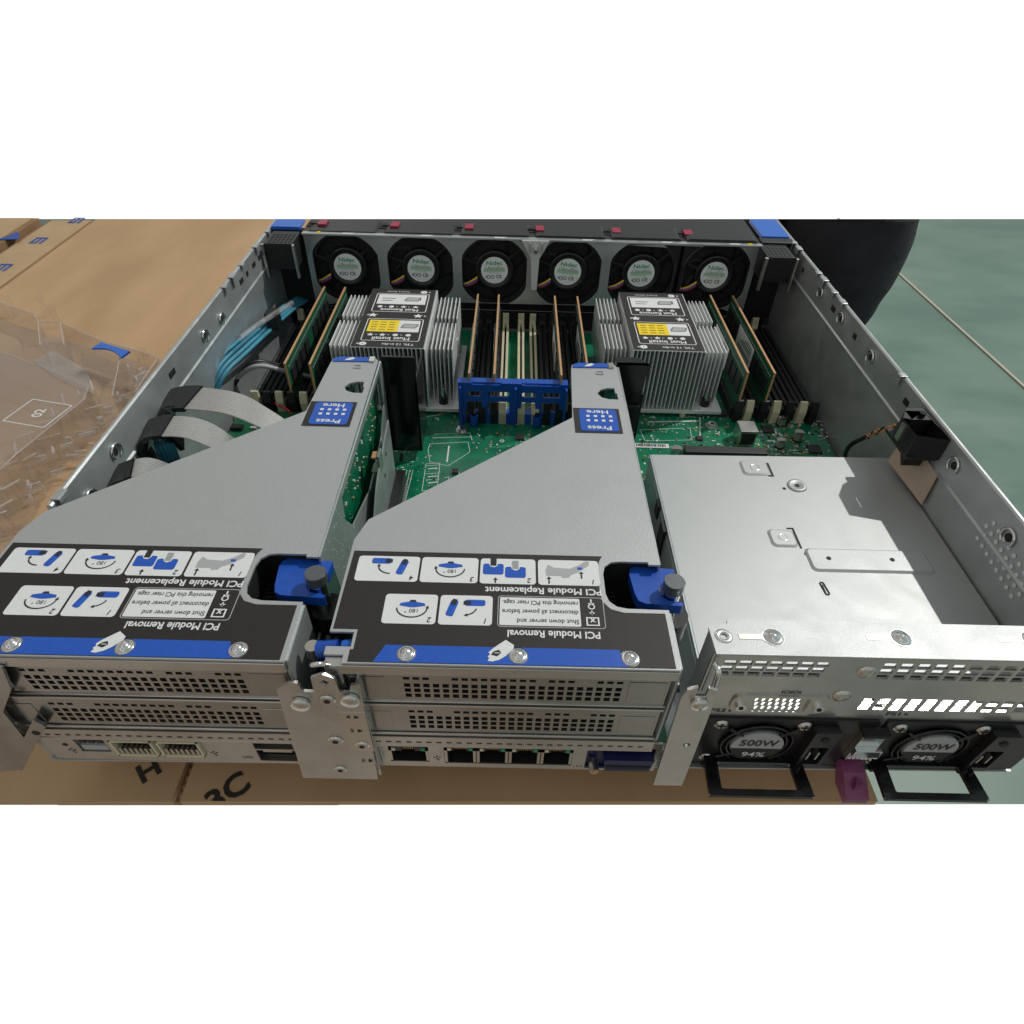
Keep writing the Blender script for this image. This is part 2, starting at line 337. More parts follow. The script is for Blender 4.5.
# rear left corner bracket
b = MB(); cb = [at(x, y, Y=-.001) for x, y in ((-60, 662), (2, 668), (11, 690), (3, 712), (24, 738), (33, 720), (46, 727), (34, 747), (23, 770), (-60, 777))]
b.prism([(q.x, q.z) for q in cb][::-1], 0, .0012, 'steel_slot', T(0, .0002, 0) @ XZ)
for x, y in ((11, 705), (36, 733)): q = at(x, y, Y=-.001); b.cyl(q.x, q.z, .0016, .0012, .0014, 'dark', T(0, .0002, 0) @ XZ, 12)
b.build('corner_bracket', ch, .0003)
# I/O panel
IX = T(0, .0045, 0) @ XZ
ports = {'led': (.0176, .0085, .0305, .0215), 'sfp1': (.0335, .0075, .0515, .0205), 'sfp2': (.0535, .0075, .0715, .0205), 'usb': (.0945, .0025, .1115, .0245),
         'm': (.1528, .0062, .1700, .0205), 'r0': (.1768, .0055, .2330, .0215), 'vga': (.2390, .0028, .2685, .0215)}
b = MB(); b.flat(rc(.0035, .0012, .2705, .0258), [rc(*v) for v in ports.values()], -.0010, 0, 'steel_rear', IX)
for x in (.0135, .0755, .1735):
    for dx, dz in ((0, 0), (.0012, .001), (-.0012, .001), (0, .002), (.0005, -.0012)): b.box(x+dx-.0004, x+dx+.0004, .0085+dz, .0085+dz+.0007, 0, .00012, 'ink', IX)
b.cyl(.0125, .0145, .0012, 0, .00012, 'dark', IX, 12)
b.text('UID', .0028, .0895, .0062, .0001, 'ink', IX); b.text('MGMT', .0022, .1735, .0232, .0001, 'ink', IX); b.text('1 2 3 4', .0022, .2365, .0045, .0001, 'ink', IX)
b.build('io_panel', ch, .0001)
def recess(x0, z0, x1, z1, d, m='dark', X=IX):
    b = MB(); e = .0003
    b.box(x0-e, x1+e, z0-e, z1+e, -d-.001, -d, m, X)
    b.box(x0-e, x0, z0, z1, -d, -.001, m, X); b.box(x1, x1+e, z0, z1, -d, -.001, m, X); b.box(x0-e, x1+e, z0-e, z0, -d, -.001, m, X); b.box(x0-e, x1+e, z1, z1+e, -d, -.001, m, X)
    return b
x0, z0, x1, z1 = ports['led']; b = recess(x0, z0, x1, z1, .0015, 'steel_wall'); 
for i in range(3):
    for j in range(2): b.box(x0+.0012+i*.0038, x0+.0038+i*.0038, z0+.0065+j*.0035, z0+.0088+j*.0035, -.0015, -.0006, 'ink', IX)
b.box(x0+.001, x1-.001, z0+.001, z0+.005, -.0015, -.0004, 'labelgrey', IX); b.build('indicator_module', ch)
for k in ('sfp1', 'sfp2'):
    x0, z0, x1, z1 = ports[k]; b = recess(x0, z0, x1, z1, .012)
    for q in ((x0, x0+.0009, z0, z1), (x1-.0009, x1, z0, z1), (x0, x1, z1-.001, z1), (x0, x1, z0, z0+.001)): b.box(q[0], q[1], q[2], q[3], -.003, .0012, 'ivory', IX)
    for i in range(7): b.box(x0+.0018+i*.0022, x0+.003+i*.0022, z0+.001, z0+.0058, -.002, .0008, 'nickel', IX); b.box(x0+.0018+i*.0022, x0+.003+i*.0022, z1, z1+.0016, -.0008, .0006, 'nickel', IX)
    b.build('network_port', ch, .0001)
x0, z0, x1, z1 = ports['usb']; b = recess(x0, z0, x1, z1, .01)
for z in (z0+.002, z0+.0128):
    b.box(x0+.0012, x1-.0012, z, z+.0072, -.006, -.0035, 'dark', IX); b.box(x0+.0022, x1-.0022, z+.0045, z+.0062, -.006, -.0012, 'nickel', IX); b.box(x0, x1, z-.0018, z-.0008, -.003, .0002, 'nickel', IX)
b.build('usb_port', ch)
def rj(x0, z0, x1, z1):
    b = recess(x0, z0, x1, z1, .011)
    w = x1-x0; c = (x0+x1)/2
    for q in ((x0, x0+.0012, z0, z1), (x1-.0012, x1, z0, z1), (x0, x1, z0, z0+.0009), (x0, c-.0028, z1-.0045, z1), (c+.0028, x1, z1-.0045, z1)): b.box(*q, -.004, .0003, 'nickel' if q[1]-q[0] < .002 else 'black', IX)
    for i in range(8): b.box(c-.0036+i*.00095, c-.0032+i*.00095, z1-.0075, z1-.004, -.007, -.002, 'copper', IX)
    b.box(x0+.0014, x0+.003, z1-.0042, z1-.002, .0003, .0005, 'ivory', IX); b.box(x1-.003, x1-.0014, z1-.0042, z1-.002, .0003, .0005, 'nidec', IX)
    return b
rj(*ports['m']).build('ethernet_port', ch)
x0, z0, x1, z1 = ports['r0']; w = (x1-x0)/4
for i in range(4): rj(x0+i*w+.0002, z0, x0+(i+1)*w-.0002, z1).build('ethernet_port', ch)
x0, z0, x1, z1 = ports['vga']; b = recess(x0, z0, x1, z1, .002, 'shaded_blue'); b.prism([(x0+.008, z0+.006), (x1-.002, z0+.006), (x1-.001, z1-.003), (x0+.007, z1-.003)], -.002, .004, 'shaded_blue', IX)
b.prism([(x0+.009, z0+.0085), (x1-.003, z0+.0085), (x1-.002, z1-.008), (x0+.008, z1-.008)], .004, .0043, 'dark', IX)
b.cyl(x0+.0035, z0+.006, .0022, -.001, .0045, 'nickel', IX, 6); b.cyl(x0+.0035, z0+.006, .0012, .0045, .0052, 'copper', IX, 12); b.build('video_port', ch)
# mid brackets
def bracket(pts, holes, name='rear_bracket'):
    b = MB(); b.flat(pts, holes, 0, .0012, 'steel_rear', T(0, -.0008, 0) @ XZ); return b
BX = T(0, -.0008, 0) @ XZ
hp = [(.1190, .0735), (.1240, .0775), (.1275, .078), (.1285, .0722), (.1325, .0722), (.133, .0815), (.1375, .084), (.1415, .0815), (.142, .0722), (.1455, .0722), (.1465, .077), (.1500, .078)]
b = bracket([(.1145, .0012), (.1475, .0012)]+list(reversed(hp)), [[(.1354, .079), (.1373, .0765), (.1392, .079), (.1373, .0805)], circ(.1455, .0315, .0018, 12)])
for z in (.0425, .053, .0235): pass
b.box(.1395, .1492, .028, .0585, .0012, .00135, 'nickel', BX)
b.text('4\u25B8' if 0 else '4', .0034, .1425, .055, .0015, 'ink', BX, bold=.01); b.text('5', .0034, .1425, .0445, .0015, 'ink', BX, bold=.01); b.text('6', .0034, .1435, .019, .0015, 'ink', BX, bold=.01)
for x, z in ((.1447, .055), (.1447, .0445), (.1457, .019)): b.prism([(x, z-.0009), (x+.0018, z), (x, z+.0009)], .00135, .0016, 'ink', BX)
o = b.build('rear_bracket', ch, .0002)
for x, z, r in ((.1365, .067, .0032), (.1345, .036, .0032), (.1325, .0105, .0028), (.1448, .0325, .003)): screw(x, z, .0013, r, BX, 'nickel', .0007).build('screw', o)
for x, z in ((.1265, .0655), (.1455, .0690)):
    m_ = MB(); m_.lathe([(.0034, 0), (.0036, .0006), (.0034, .002), (.001, .0022), (0, .0022)], 'nickel', T(x, -.0022, z) @ Rx(90)); m_.build('rivet', o)
b = MB(); b.box(.1477, .1489, .0, .05, .0012, .076, 'steel_rear'); b.box(.1492, .1497, .004, .02, .005, .03, 'steel_rear'); b.build('bracket_side', ch, .0002)
b = bracket([(.2695, .0012), (.2822, .0012), (.2822, .0035), (.2798, .0785), (.2760, .0805), (.2758, .0735), (.2722, .0735), (.272, .081), (.2685, .079), (.2672, .074)], [circ(.2765, .0385, .0016, 12)])
o = b.build('rear_bracket', ch, .0002)
m_ = MB(); m_.lathe([(.003, 0), (.0032, .0006), (.003, .002), (.001, .0022), (0, .0022)], 'nickel', T(.2742, -.0022, .0715) @ Rx(90)); m_.build('rivet', o)
b = MB(); us = [0, .001]+[.002+i*.0022+d for i in range(19) for d in (0, .0011)]+[.0445]
b.grid([.004+u for u in us], [.04, .0415, .0425, .073], lambda i, j: j == 1 and i % 2 == 0 and i > 1, 0, .001, 'steel_rear', T(.2668, 0, 0) @ YZ); b.build('bracket_side', ch)
# PSU bay rear panel
PX = T(0, .0095, 0) @ XZ
holes = []
for r_ in range(3):
    for i in range(7): holes.append(rc(.2830+i*.0058+.0006*r_, .0715+r_*.0036, .2877+i*.0058+.0006*r_, .0743+r_*.0036))
    for i in range(13): holes.append(rc(.3440+i*.0065, .0712+r_*.0038, .3490+i*.0065, .0742+r_*.0038))
for r_ in range(2):
    for i in range(13): holes.append(rc(.3460+i*.0063, .0492+r_*.0045, .3512+i*.0063, .0528+r_*.0045))
for i in range(7):
    for j in range(3): holes.append(rc(.3040+i*.0028-.0006*j, .0478+j*.0030, .3060+i*.0028-.0006*j, .0500+j*.0030))
b = MB(); b.flat(rc(.2790, .0419, .4335, .0855), holes, -.001, 0, 'steel_rear', PX)
b.text('PS2', .0036, .2985-.0085, .0459, .0002, 'ink', PX, bold=.008, sx=1.3); b.text('PS1', .0036, .3625, .0459, .0002, 'ink', PX, bold=.008, sx=1.3); b.text('IOIOI', .003, .3155, .0606, .0002, 'ink', PX, bold=.01, sx=1.1)
for x in (.2945, .3670): b.prism([(x, .0452), (x+.0015, .0460), (x, .0468)], 0, .0002, 'ink', PX)
rp = b.build('power_bay_panel', ch, .0001)
b = MB(); b.flat(rr(.2935, .0462, .3330, .0590, .0045), [rr(.3015, .0470, .3245, .0572, .001)], 0, .0009, 'nickel', PX)
for x in (.2975, .3290): b.cyl(x, .0515, .0022, .0009, .0022, 'chrome', PX, 14); b.cyl(x, .0515, .001, .0022, .0025, 'dark', PX, 8)
b.build('serial_port_cover', rp, .0002)
b = MB()
for x, z in ((.3340, .0760), (.3315-.0005, .0590)): b.lathe([(.0036, 0), (.0034, .0006), (.0018, .0013), (0, .0014)], 'nickel', T(x+.005, .0095, z) @ Rx(90))
b.build('emboss', rp)
# top flange of the bay
kh = []
def keyhole(cx, cy):
    return [(cx-.014, cy-.0012), (cx-.0055, cy-.0012), (cx-.0045, cy-.0022)]+[(cx+.004*math.cos(a)-.001, cy+.004*math.sin(a)) for a in [math.radians(-140+k*28) for k in range(11)]]+[(cx-.0045, cy+.0022), (cx-.0055, cy+.0012), (cx-.014, cy+.0012)]
b = MB(); b.flat([(.2795, .0085), (.4345, .0085), (.4345, .0245), (.2870, .0245), (.2865, .0225), (.2805, .0222), (.2790, .0205)], [circ(.2838, .0165, .0013, 12)], .0858, .0868, 'steel'); o = b.build('bay_flange', ch, .0003)
for cx, cy in ((.3035, .0165), (.3520, .0175), (.4020, .0180)):
    b = MB(); b.prism(keyhole(cx, cy), .08685, .0870, 'nickel'); b.lathe([(.0038, .0870), (.0034, .0874), (.0026, .0872), (.0022, .0876), (.0014, .0884), (0, .0886)], 'chrome', T(cx-.001, cy, 0)); b.build('keyhole_boss', o)
b = MB(); b.lathe([(.0034, .0868), (.0030, .0872), (.0018, .0871), (.0014, .0869)], 'chrome', T(.2838, .0165, 0)); b.build('screw_hole', o)
b = MB(); b.tube([(.2795, .0065, .050+.033), (.2798, .0035, .0835), (.280, .0028, .080), (.2805, .0028, .072), (.2790, .0028, .0675)], .0012, 'chrome', 8, 5); b.box(.2745, .2800, .0022, .0034, .068, .0700, 'steel_rear'); b.build('spring_hook', ch)
b = MB(); b.box(.2800, .2812, .009, .0215, .0012, .0845, 'steel_wall'); b.build('bay_side', ch)
# PSU cage
cz = .045
b = MB(); ctop = [(.2880, .030), (.4325, .030), (.4325, .1825), (.2880, .1800)]
b.flat(ctop, [rc(.3440, .1695, .3452, .1665), rc(.3405, .1085, .3418, .1060), rc(.3385+.018, .0745, .3395+.018, .0795), circ(.3600, .1515, .0011, 12), circ(.3560, .1000, .0012, 12), circ(.3880, .0990, .0012, 12)], cz-.001, cz, 'steel')
b.prism([(.2870, .180), (.2880, .180), (.2880, .030), (.2870, .030)][::-1], .0012, cz-.0002, 'steel_wall'); b.prism([(.2882, .1798), (.4322, .1822), (.4322, .1812), (.2882, .1788)][::-1], .012, cz-.001, 'steel_wall')
cg = b.build('power_supply_cage', ch, .0005)
def boss(x0, y0, x1, y1, h=.0009):
    b = MB(); o_ = rr(x0, y0, x1, y1, .0028); i_ = rr(x0+.0012, y0+.0012, x1-.0012, y1-.0012, .0022); n = len(o_)
    v = [(x, y, cz+.0001) for x, y in o_]+[(x, y, cz+h) for x, y in i_]
    b.add(v, [(i, (i+1) % n, n+(i+1) % n, n+i) for i in range(n)], 'steel', None, True); b.add([(x, y, cz+h) for x, y in i_], [tuple(range(n))], 'steel'); return b
q = boss(.3395, .1625, .3560, .1760); q.lathe([(.0030, cz+.0009), (.0026, cz+.0013), (.0022, cz+.0009)], 'chrome', T(.3475, .1690, 0)); q.box(.3562, .3572, .1630, .1745, cz, cz+.0003, 'dark'); q.box(.354, .3572, .1620, .1630, cz, cz+.0003, 'dark'); q.build('emboss', cg)
q = boss(.3400, .1045, .3540, .1175); q.lathe([(.0026, cz+.0009), (.0023, cz+.0012), (.0019, cz+.0009)], 'chrome', T(.3470, .1110, 0)); q.box(.3542, .3551, .1040, .1190, cz, cz+.0003, 'dark'); q.box(.3515, .3542, .1182, .1190, cz, cz+.0003, 'dark'); q.build('emboss', cg)
q = boss(.3555, .0880, .4180, .1040, .0010)
for x in (.3660, .3985): q.cyl(x, .0965, .0012, cz+.001, cz+.0012, 'dark')
q.build('emboss', cg)
q = MB(); L_ = T(.3575, .0770, 0) @ Rz(96); q.flat(rr(-.0042, -.0012, .0042, .0012, .0011), [rr(-.0036, -.0006, .0036, .0006, .0005)], cz, cz+.0004, 'dark', L_); q.build('slot_emboss', cg)
q = MB(); q.lathe([(.0056, cz), (.0052, cz+.0009), (.0036, cz+.0010), (.0030, cz+.0005), (.0014, cz+.0004), (.0012, cz+.0001)], 'steel', T(.3680, .1540, 0)); q.cyl(.3680, .1540, .0013, cz+.0002, cz+.0006, 'dark'); q.build('emboss', cg)
b = MB(); b.box(.2856, .2870, .135, .142, .034, .0435, 'ink'); b.box(.2850, .2870, .115, .124, .022, .044, 'ink'); b.build('side_slots', cg, .0002)
# fan wall
fx = [.0613+.0624*i for i in range(6)]; FZc = .0585; FY = .409
def octa(cx, cy, r, c=.42):
    out = []
    for q in range(48):     # a round opening cut off straight at top, bottom and sides
        a = 2*math.pi*q/48+.0327; f = min(1/max(abs(math.cos(a)), abs(math.sin(a))), 1.10); out.append((cx+r*f*math.cos(a), cy+r*f*math.sin(a)))
    return out
b = MB(); b.flat(rc(.0295, .024, .405, .0855), [octa(x, .0575+.0002*i, .0274, .34) for i, x in enumerate(fx)], -.0012, 0, 'steel_wall', T(0, FY, 0) @ XZ)
fw = b.build('fan_wall', ch, .0003)
b = MB(); b.box(.0290, .4060, FY-.002, FY+.003, .0857, .0870, 'steel_wall')
for i, x in enumerate((.066, .13, .19, .262, .327, .383)): b.box(x-.004, x+.004, FY-.001, FY+.0012, .08705, .0872, 'labelwhite'); b.prism([(x+.004, FY), (x+.0065, FY+.001), (x+.004, FY+.0015)], .08705, .0872, 'labelwhite')
b.prism([(.040, FY+.0), (.045, FY+.0), (.0425, FY+.0035)], .08705, .0873, 'labelyellow'); b.box(.394, .398, FY, FY+.002, .08705, .0873, 'labelyellow')
b.build('top_rail', fw, .0003)
b = MB(); b.prism([(.2085, .0865), (.2310, .0865), (.2270, .078), (.2235, .072), (.2225, .045), (.2180, .045), (.2165, .072), (.2130, .078)], 0, .0022, 'alu', T(0, FY-.0012, 0) @ XZ)
b.box(.2145, .2155, FY-.009, FY-.0035, .078, .0865, 'nickel'); b.box(.2245, .2255, FY-.009, FY-.0035, .078, .0865, 'nickel'); b.cyl(.2200, .080, .0016, .0022, .009, 'chrome', T(0, FY-.0012, 0) @ XZ, 12)
b.build('centre_post', fw, .0003)
for x in (.0160, .4150):   # black vented blocks at the ends of the fan wall
    b = MB(); b.box(x-.0110, x+.0110, FY-.024, FY+.003, .066, .0865, 'black')
    for i in range(6):
        for j in range(5): b.box(x-.009+i*.0032, x-.0068+i*.0032, FY-.0243, FY-.0238, .0685+j*.0036, .071+j*.0036, 'dark')
    for i in range(6):
        for j in range(6): b.box(x-.009+i*.0032, x-.0068+i*.0032, FY-.022+j*.0034, FY-.0198+j*.0034, .0864, .0868, 'ink')
    b.box(x-.0135, x-.0112, FY-.027, FY-.024, .060, .0865, 'nickel'); b.box(x+.0112, x+.0130, FY-.027, FY-.024, .060, .0865, 'nickel'); b.build('end_block', fw, .0004)
# drive cage cover strip
b = MB(); yA = FY+.0036
def strip(x0, x1, z0, z1, m, d=0, y0=None):
    n = 6; xs = [x0+(x1-x0)*k/n for k in range(n+1)]
    b.prism([(x, (y0 or yA)) for x in xs]+[(x, cutY(x, z1)-d) for x in reversed(xs)], z0, z1, m)
strip(.0290, .4055, .0855, .0868, 'black'); b.box(.001, .434, yA+.006, yA+.012, .002, .0850, 'dark')
for x in (.080, .190, .300, .392, .138, .250):
    for i in range(3):
        for j in range(2): b.box(x-.004+i*.004, x-.0025+i*.004, yA+.012+j*.006, yA+.015+j*.006, .0868, .0871, 'chip')
dc = b.build('drive_cage_cover', ch, .0003)
for x in (.038, .098, .160, .219, .283, .343):
    b = MB(); b.box(x-.009, x+.009, yA+.010, yA+.021, .0869, .0873, 'dark'); b.box(x+.001, x+.008, yA+.009, yA+.020, .0873, .0895, 'pink'); b.box(x-.006, x+.001, yA+.014, yA+.0155, .0873, .0885, 'black'); b.build('latch', dc, .0004)
b = MB(); strip(.0022, .0255, .0860, .0885, 'blue_tab', 0, yA+.004); b.build('corner_latch', dc, .0006)
b = MB(); strip(.4095, .4325, .0860, .0885, 'blue_tab', 0, yA+.012); b.box(.4060, .4338, yA, yA+.010, .0860, .0880, 'black'); b.build('corner_latch', dc, .0006)
# ------------------------------------------------------------------ fans
def make_fan():
    t = thing('cooling_fan', '', 'cooling fan', (0, 0, 0), 'cooling fans in the fan wall')
    b = MB(); A = XZ
    b.flat(rr(-.0298, -.0298, .0298, .0298, .004), [circ(0, 0, .0272, 36)], -.026, -.0004, 'black', A); b.build('frame', t, .0004)
    b = MB()
    for k in range(7):
        a = math.radians(k*360/7); v = []; n = 7
        for z in (0, 1):
            for i in range(n):
                u = i/(n-1); r = .0155+.0108*u; aa = a+.45*u-z*.55
                v.append((r*math.cos(aa), r*math.sin(aa), -.004-.014*z))
        b.add(v, [(i, i+1, n+i+1, n+i) for i in range(n-1)], 'blade', A, True)
    b.cyl(0, 0, .0162, -.018, -.0028, 'black', A, 32); b.build('impeller', t)
    b = MB(); b.lathe([(.0158, -.0026), (.0168, -.0012), (.0160, -.0002), (.0140, 0), (.0134, -.0008), (.0, -.0008)], 'black', A, 36)
    for k in range(3):
        a = math.radians(40+k*120); b.prism([(.015*math.cos(a-.09), .015*math.sin(a-.09)), (.0275*math.cos(a-.03), .0275*math.sin(a-.03)), (.0275*math.cos(a+.03), .0275*math.sin(a+.03)), (.015*math.cos(a+.09), .015*math.sin(a+.09))], -.0026, -.0008, 'black', A)
    b.build('hub', t)
    b = MB(); b.cyl(0, 0, .0114, -.0007, -.0004, 'silver_label', A, 36)
    b.text('Nidec', .0050, 0, .0062, -.0003, 'nidec', A, bold=.02, sx=1.15); b.box(-.009, .009, -.0012, .0018, -.00038, -.0003, 'palegreen', A)
    b.text('UltraFlo', .0042, 0, .0022, -.0002, 'grey_ink', A, bold=.005, sx=1.1); b.text('T12 VA 3.0A', .0018, 0, -.0022, -.0003, 'grey_ink', A)
    for x in (-.0052, -.0018): b.add(*ring_geo(x, -.0055, .0016, .0011), 'ink', A @ T(0, 0, -.0003))
    b.text('CE', .0040, .0036, -.0055, -.0003, 'ink', A, bold=.02); b.box(-.0075, -.0068, -.0062, -.0048, -.0004, -.0003, 'ink', A); b.build('hub_label', t)
    for k, m in enumerate(('wire_y', 'wire_b', 'wire_r', 'wire_k')):
        b = MB(); b.tube([(-.0145, -.0022, -.0052-.0012*k), (-.0180, -.0034, -.0072-.0013*k), (-.0225, -.0028, -.0100-.0010*k), (-.0262, .0004, -.0125-.0006*k)], .0008, m, 6, 4); b.build('wire', t)
    return t
def ring_geo(cx, cy, r0, r1, n=16):
    v = [(x, y, 0) for x, y in circ(cx, cy, r0, n)]+[(x, y, 0) for x, y in circ(cx, cy, r1, n)]
    return v, [(i, (i+1) % n, n+(i+1) % n, n+i) for i in range(n)]
fan = make_fan()
names = ['leftmost cooling fan in the fan wall, next to the black end block', 'second cooling fan from the left, behind the left heatsink', 'third cooling fan from the left, just left of the bright centre post',
         'fourth cooling fan from the left, just right of the bright centre post', 'fifth cooling fan from the left, behind the right heatsink', 'rightmost cooling fan in the fan wall, nearest the person in black']
for i, x in enumerate(fx):
    loc = (x, FY+.0025, .0580+.0003*i)
    if i == 0: fan.location = loc; fan['label'] = names[0]
    else:
        f_ = dup(fan, loc, names[i])
        for c in f_.children:
            if c.name.startswith('impeller'): c.rotation_euler.y = i*.37+.2
            if c.name.startswith('hub_label'): c.rotation_euler.y = (.05, -.04, .07, -.06, .03)[i-1]
# ------------------------------------------------------------------ motherboard
mb = thing('motherboard', 'green circuit board on the floor of the chassis between heatsinks and risers', 'circuit board', (0, 0, 0))
BZ = .010
b = MB(); b.prism([(.032, .014), (.277, .014), (.277, .160), (.4300, .186), (.4300, .398), (.020, .398), (.020, .20), (.032, .19)], BZ-.0016, BZ, 'pcb')
b.build('board', mb); b = MB()
# silkscreen drawings
def line(pts, w=.00035, m='labelwhite', z=BZ+.0001):
    for (xa, ya), (xb, yb) in zip(pts, pts[1:]):
        d = Vector((xb-xa, yb-ya)); L = d.length
        if L < 1e-6: continue
        n_ = Vector((-d.y, d.x))/L*w/2; b.add([(xa+n_.x, ya+n_.y, z), (xb+n_.x, yb+n_.y, z), (xb-n_.x, yb-n_.y, z), (xa-n_.x, ya-n_.y, z)], [(0, 1, 2, 3)][::-1], m)
def A(x, y): p = at(x, y, BZ); return (p.x, p.y)
line([A(430, 444), A(468, 442), A(470, 452), A(448, 466), A(430, 462), A(428, 450), A(430, 444)]); line([A(449, 446), A(447, 462)], .001); line([A(432, 438), A(472, 437)]); line([A(434, 434), A(470, 433), A(472, 440)])
line([A(405, 432), A(424, 432), A(424, 438), A(405, 441)]); line([A(400, 455), A(418, 442), A(418, 436)])
for y in (466, 474, 480): line([A(426, y), A(440, y-1)]); line([A(428, y+3), A(438, y+2)], .0008)
line([A(426, 464), A(440, 463), A(437, 490), A(422, 491), A(426, 464)]); line([A(444, 478), A(449, 477), A(448, 483), A(443, 484)])
for k in range(9): line([A(379+k*.4+8, 505-k*5), A(395, 504-k*5)], .0006)
for k in range(3): x = 398+k*3; line([A(x, 512-k*3), A(x+9, 470)], .0003)
line([A(495, 408), A(560, 408)]); line([A(420, 418), A(455, 412)], .0006)
for k in range(14): x, y = random.uniform(385, 415), random.uniform(440, 515); line([A(x, y), A(x+3, y)], .0007)
line([A(640, 430), A(690, 428), A(692, 440), A(645, 441), A(640, 430)]); line([A(648, 422), A(700, 421)], .0012); line([A(668, 412), A(700, 412), A(700, 436)], .0008)
b.text('PCIe RISER', .003, *A(455, 405), BZ+.0002, 'labelwhite'); b.text('J12', .0028, *A(500, 414), BZ+.0002, 'labelwhite'); b.text('CPU2', .0035, *A(690, 417), BZ+.0002, 'labelwhite')
b.add(*ring_geo(*A(420, 422), .004, .0034), 'labelwhite', T(0, 0, BZ+.0001)); b.add(*ring_geo(*A(502, 441), .0016, .0011), 'labelwhite', T(0, 0, BZ+.0001)); b.text('3', .0022, *A(502, 441), BZ+.0002, 'labelwhite')
b.build('silkscreen', mb)
# many surface mounted parts
def smd(px0, px1, py0, py1, n, big=1):
    for _ in range(n):
        p = at(random.uniform(px0, px1), random.uniform(py0, py1), BZ); w = random.choice((.0006, .0008, .0012))*big; h = random.choice((.0004, .0006))*big
        if random.random() < .5: w, h = h, w
        m = random.choice(('labelgrey', 'chip', 'nickel', 'copper', 'labelwhite'))
        b.box(p.x-w, p.x+w, p.y-h, p.y+h, BZ, BZ+.0005*big, m)
b = MB()
for px, py, dx, dy, nn in ((470, 470, 30, -22, 7), (445, 500, -40, -8, 6), (520, 440, -34, 10, 8), (400, 470, 6, -34, 6), (700, 440, 44, -4, 6), (655, 470, -2, 40, 4), (760, 440, 40, -12, 8)):
    for k in range(nn):
        q = 2.2*k; line([A(px+q, py), A(px+q+dx*.5, py+dy*.5), A(px+q+dx, py+dy*.5+3)], .0003, 'trace', BZ+.00005)
b.build('circuit_traces', mb); b = MB()
smd(395, 440, 430, 520, 60, .5); smd(385, 560, 425, 500, 90, .45); smd(640, 830, 400, 460, 320, .6); smd(740, 830, 405, 458, 90, 1.1)
smd(395, 440, 430, 520, 30, .7); smd(470, 560, 430, 455, 50); smd(428, 455, 480, 500, 8); smd(640, 760, 408, 450, 130); smd(760, 822, 398, 455, 170, 1.2); smd(500, 560, 405, 430, 25); smd(385, 470, 404, 425, 25); smd(250, 320, 385, 410, 40); smd(640, 652, 455, 500, 10)
tag(b.build('surface_components', mb), kind='stuff')
# memory sockets
def socket(x, y0=.262, y1=.397, iv=False, clip='black', fill='black'):
    b = MB(); m = 'ivory' if iv else fill
    wd_ = .0028 if iv else .0037; b.box(x-wd_, x-.0008, y0, y1, BZ, BZ+.0085, m); b.box(x+.0008, x+wd_, y0, y1, BZ, BZ+.0085, m); b.box(x-.0008, x+.0008, y0, y1, BZ, BZ+.0055, 'dark'); o = b.build('memory_socket', mb, .0002)  # black bodies widened to stand in for the shade between sockets
    for s_, yy in ((-1, y0), (1, y1)):
        b = MB(); P = [(0, 0), (.0052, 0), (.0062, .010), (.0038, .0175), (.0020, .0178), (.0012, .012), (0, .009)]
        b.prism([(yy+s_*u, v+BZ) for u, v in P], -.0026, .0026, clip, T(x, 0, 0) @ YZ); b.build('latch', o, .0003)
for x, c in ((.0188, 'ivory'), (.0275, 'black'), (.0362, 'ivory'), (.0448, 'black'), (.0535, 'ivory'), (.0622, 'black'), (.0705, 'black')): socket(x, .268, .392, False, c)
for x, iv in ((.1735, 0), (.1820, 0), (.1907, 0), (at(505, 345, .018).x, 1), (at(521, 340, .018).x, 1), (at(533, 340, .018).x, 1), (.2285, 0), (.2370, 0), (.2462, 0), (.2556, 0)): socket(x, .262, .394, bool(iv), 'ivory' if iv else 'black')
for x, c in ((.3690, 'black'), (.3765, 'ivory'), (.3872, 'black'), (.3962, 'ivory'), (.4060, 'black'), (.4155, 'ivory'), (.4240, 'black')): socket(x, .272, .398, False, c)
b = MB(); b.box(-.006, .006, -.0065, .0065, 0, .013, 'nickel'); b.box(-.0054, .0054, -.0058, .0058, .013, .0133, 'steel_rear'); b.box(-.0048, .0048, -.0068, -.0064, .002, .011, 'dark')
o = b.build('usb_connector', mb, .0004); p = at(746, 432, .018); o.location = (p.x, p.y, BZ)
for px, py, r, h in ((677, 448, .0036, .009), (783, 418, .0030, .006), (800, 432, .0034, .007), (782, 440, .0032, .006), (806, 408, .0060, .004)):
    p = at(px, py, BZ+h); b = MB(); b.cyl(0, 0, r, 0, h, 'nickel' if r < .005 else 'gloss'); b.cyl(0, 0, r*1.1, 0, h*.18, 'black'); b.prism([(r*.95*math.cos(a), r*.95*math.sin(a)) for a in [math.radians(200+k*14) for k in range(11)]], h, h+.0001, 'ink'); o = b.build('capacitor', mb); o.location = (p.x, p.y, BZ)
for px, py in ((712, 424), (462, 428)):
    p = at(px, py, BZ+.002); b = MB(); b.cyl(0, 0, .0045, 0, .0005, 'nickel'); b.cyl(0, 0, .0030, .0005, .0026, 'chrome'); b.cyl(0, 0, .0012, .0026, .0028, 'dark', n=6); o = b.build('screw', mb); o.location = (p.x, p.y, BZ)
p = at(652, 445, BZ+.001); b = MB(); b.box(-.021, .012, -.0024, .0024, 0, .0003, 'labelwhite'); 
x = -.0195
while x < .009: w = random.choice((.0003, .0006, .0009)); b.box(x, x+w, -.0012, .0018, .0003, .0004, 'ink'); x += w+random.choice((.0003, .0006))
o = b.build('barcode_label', mb); o.location = (p.x, p.y, BZ+.0002)
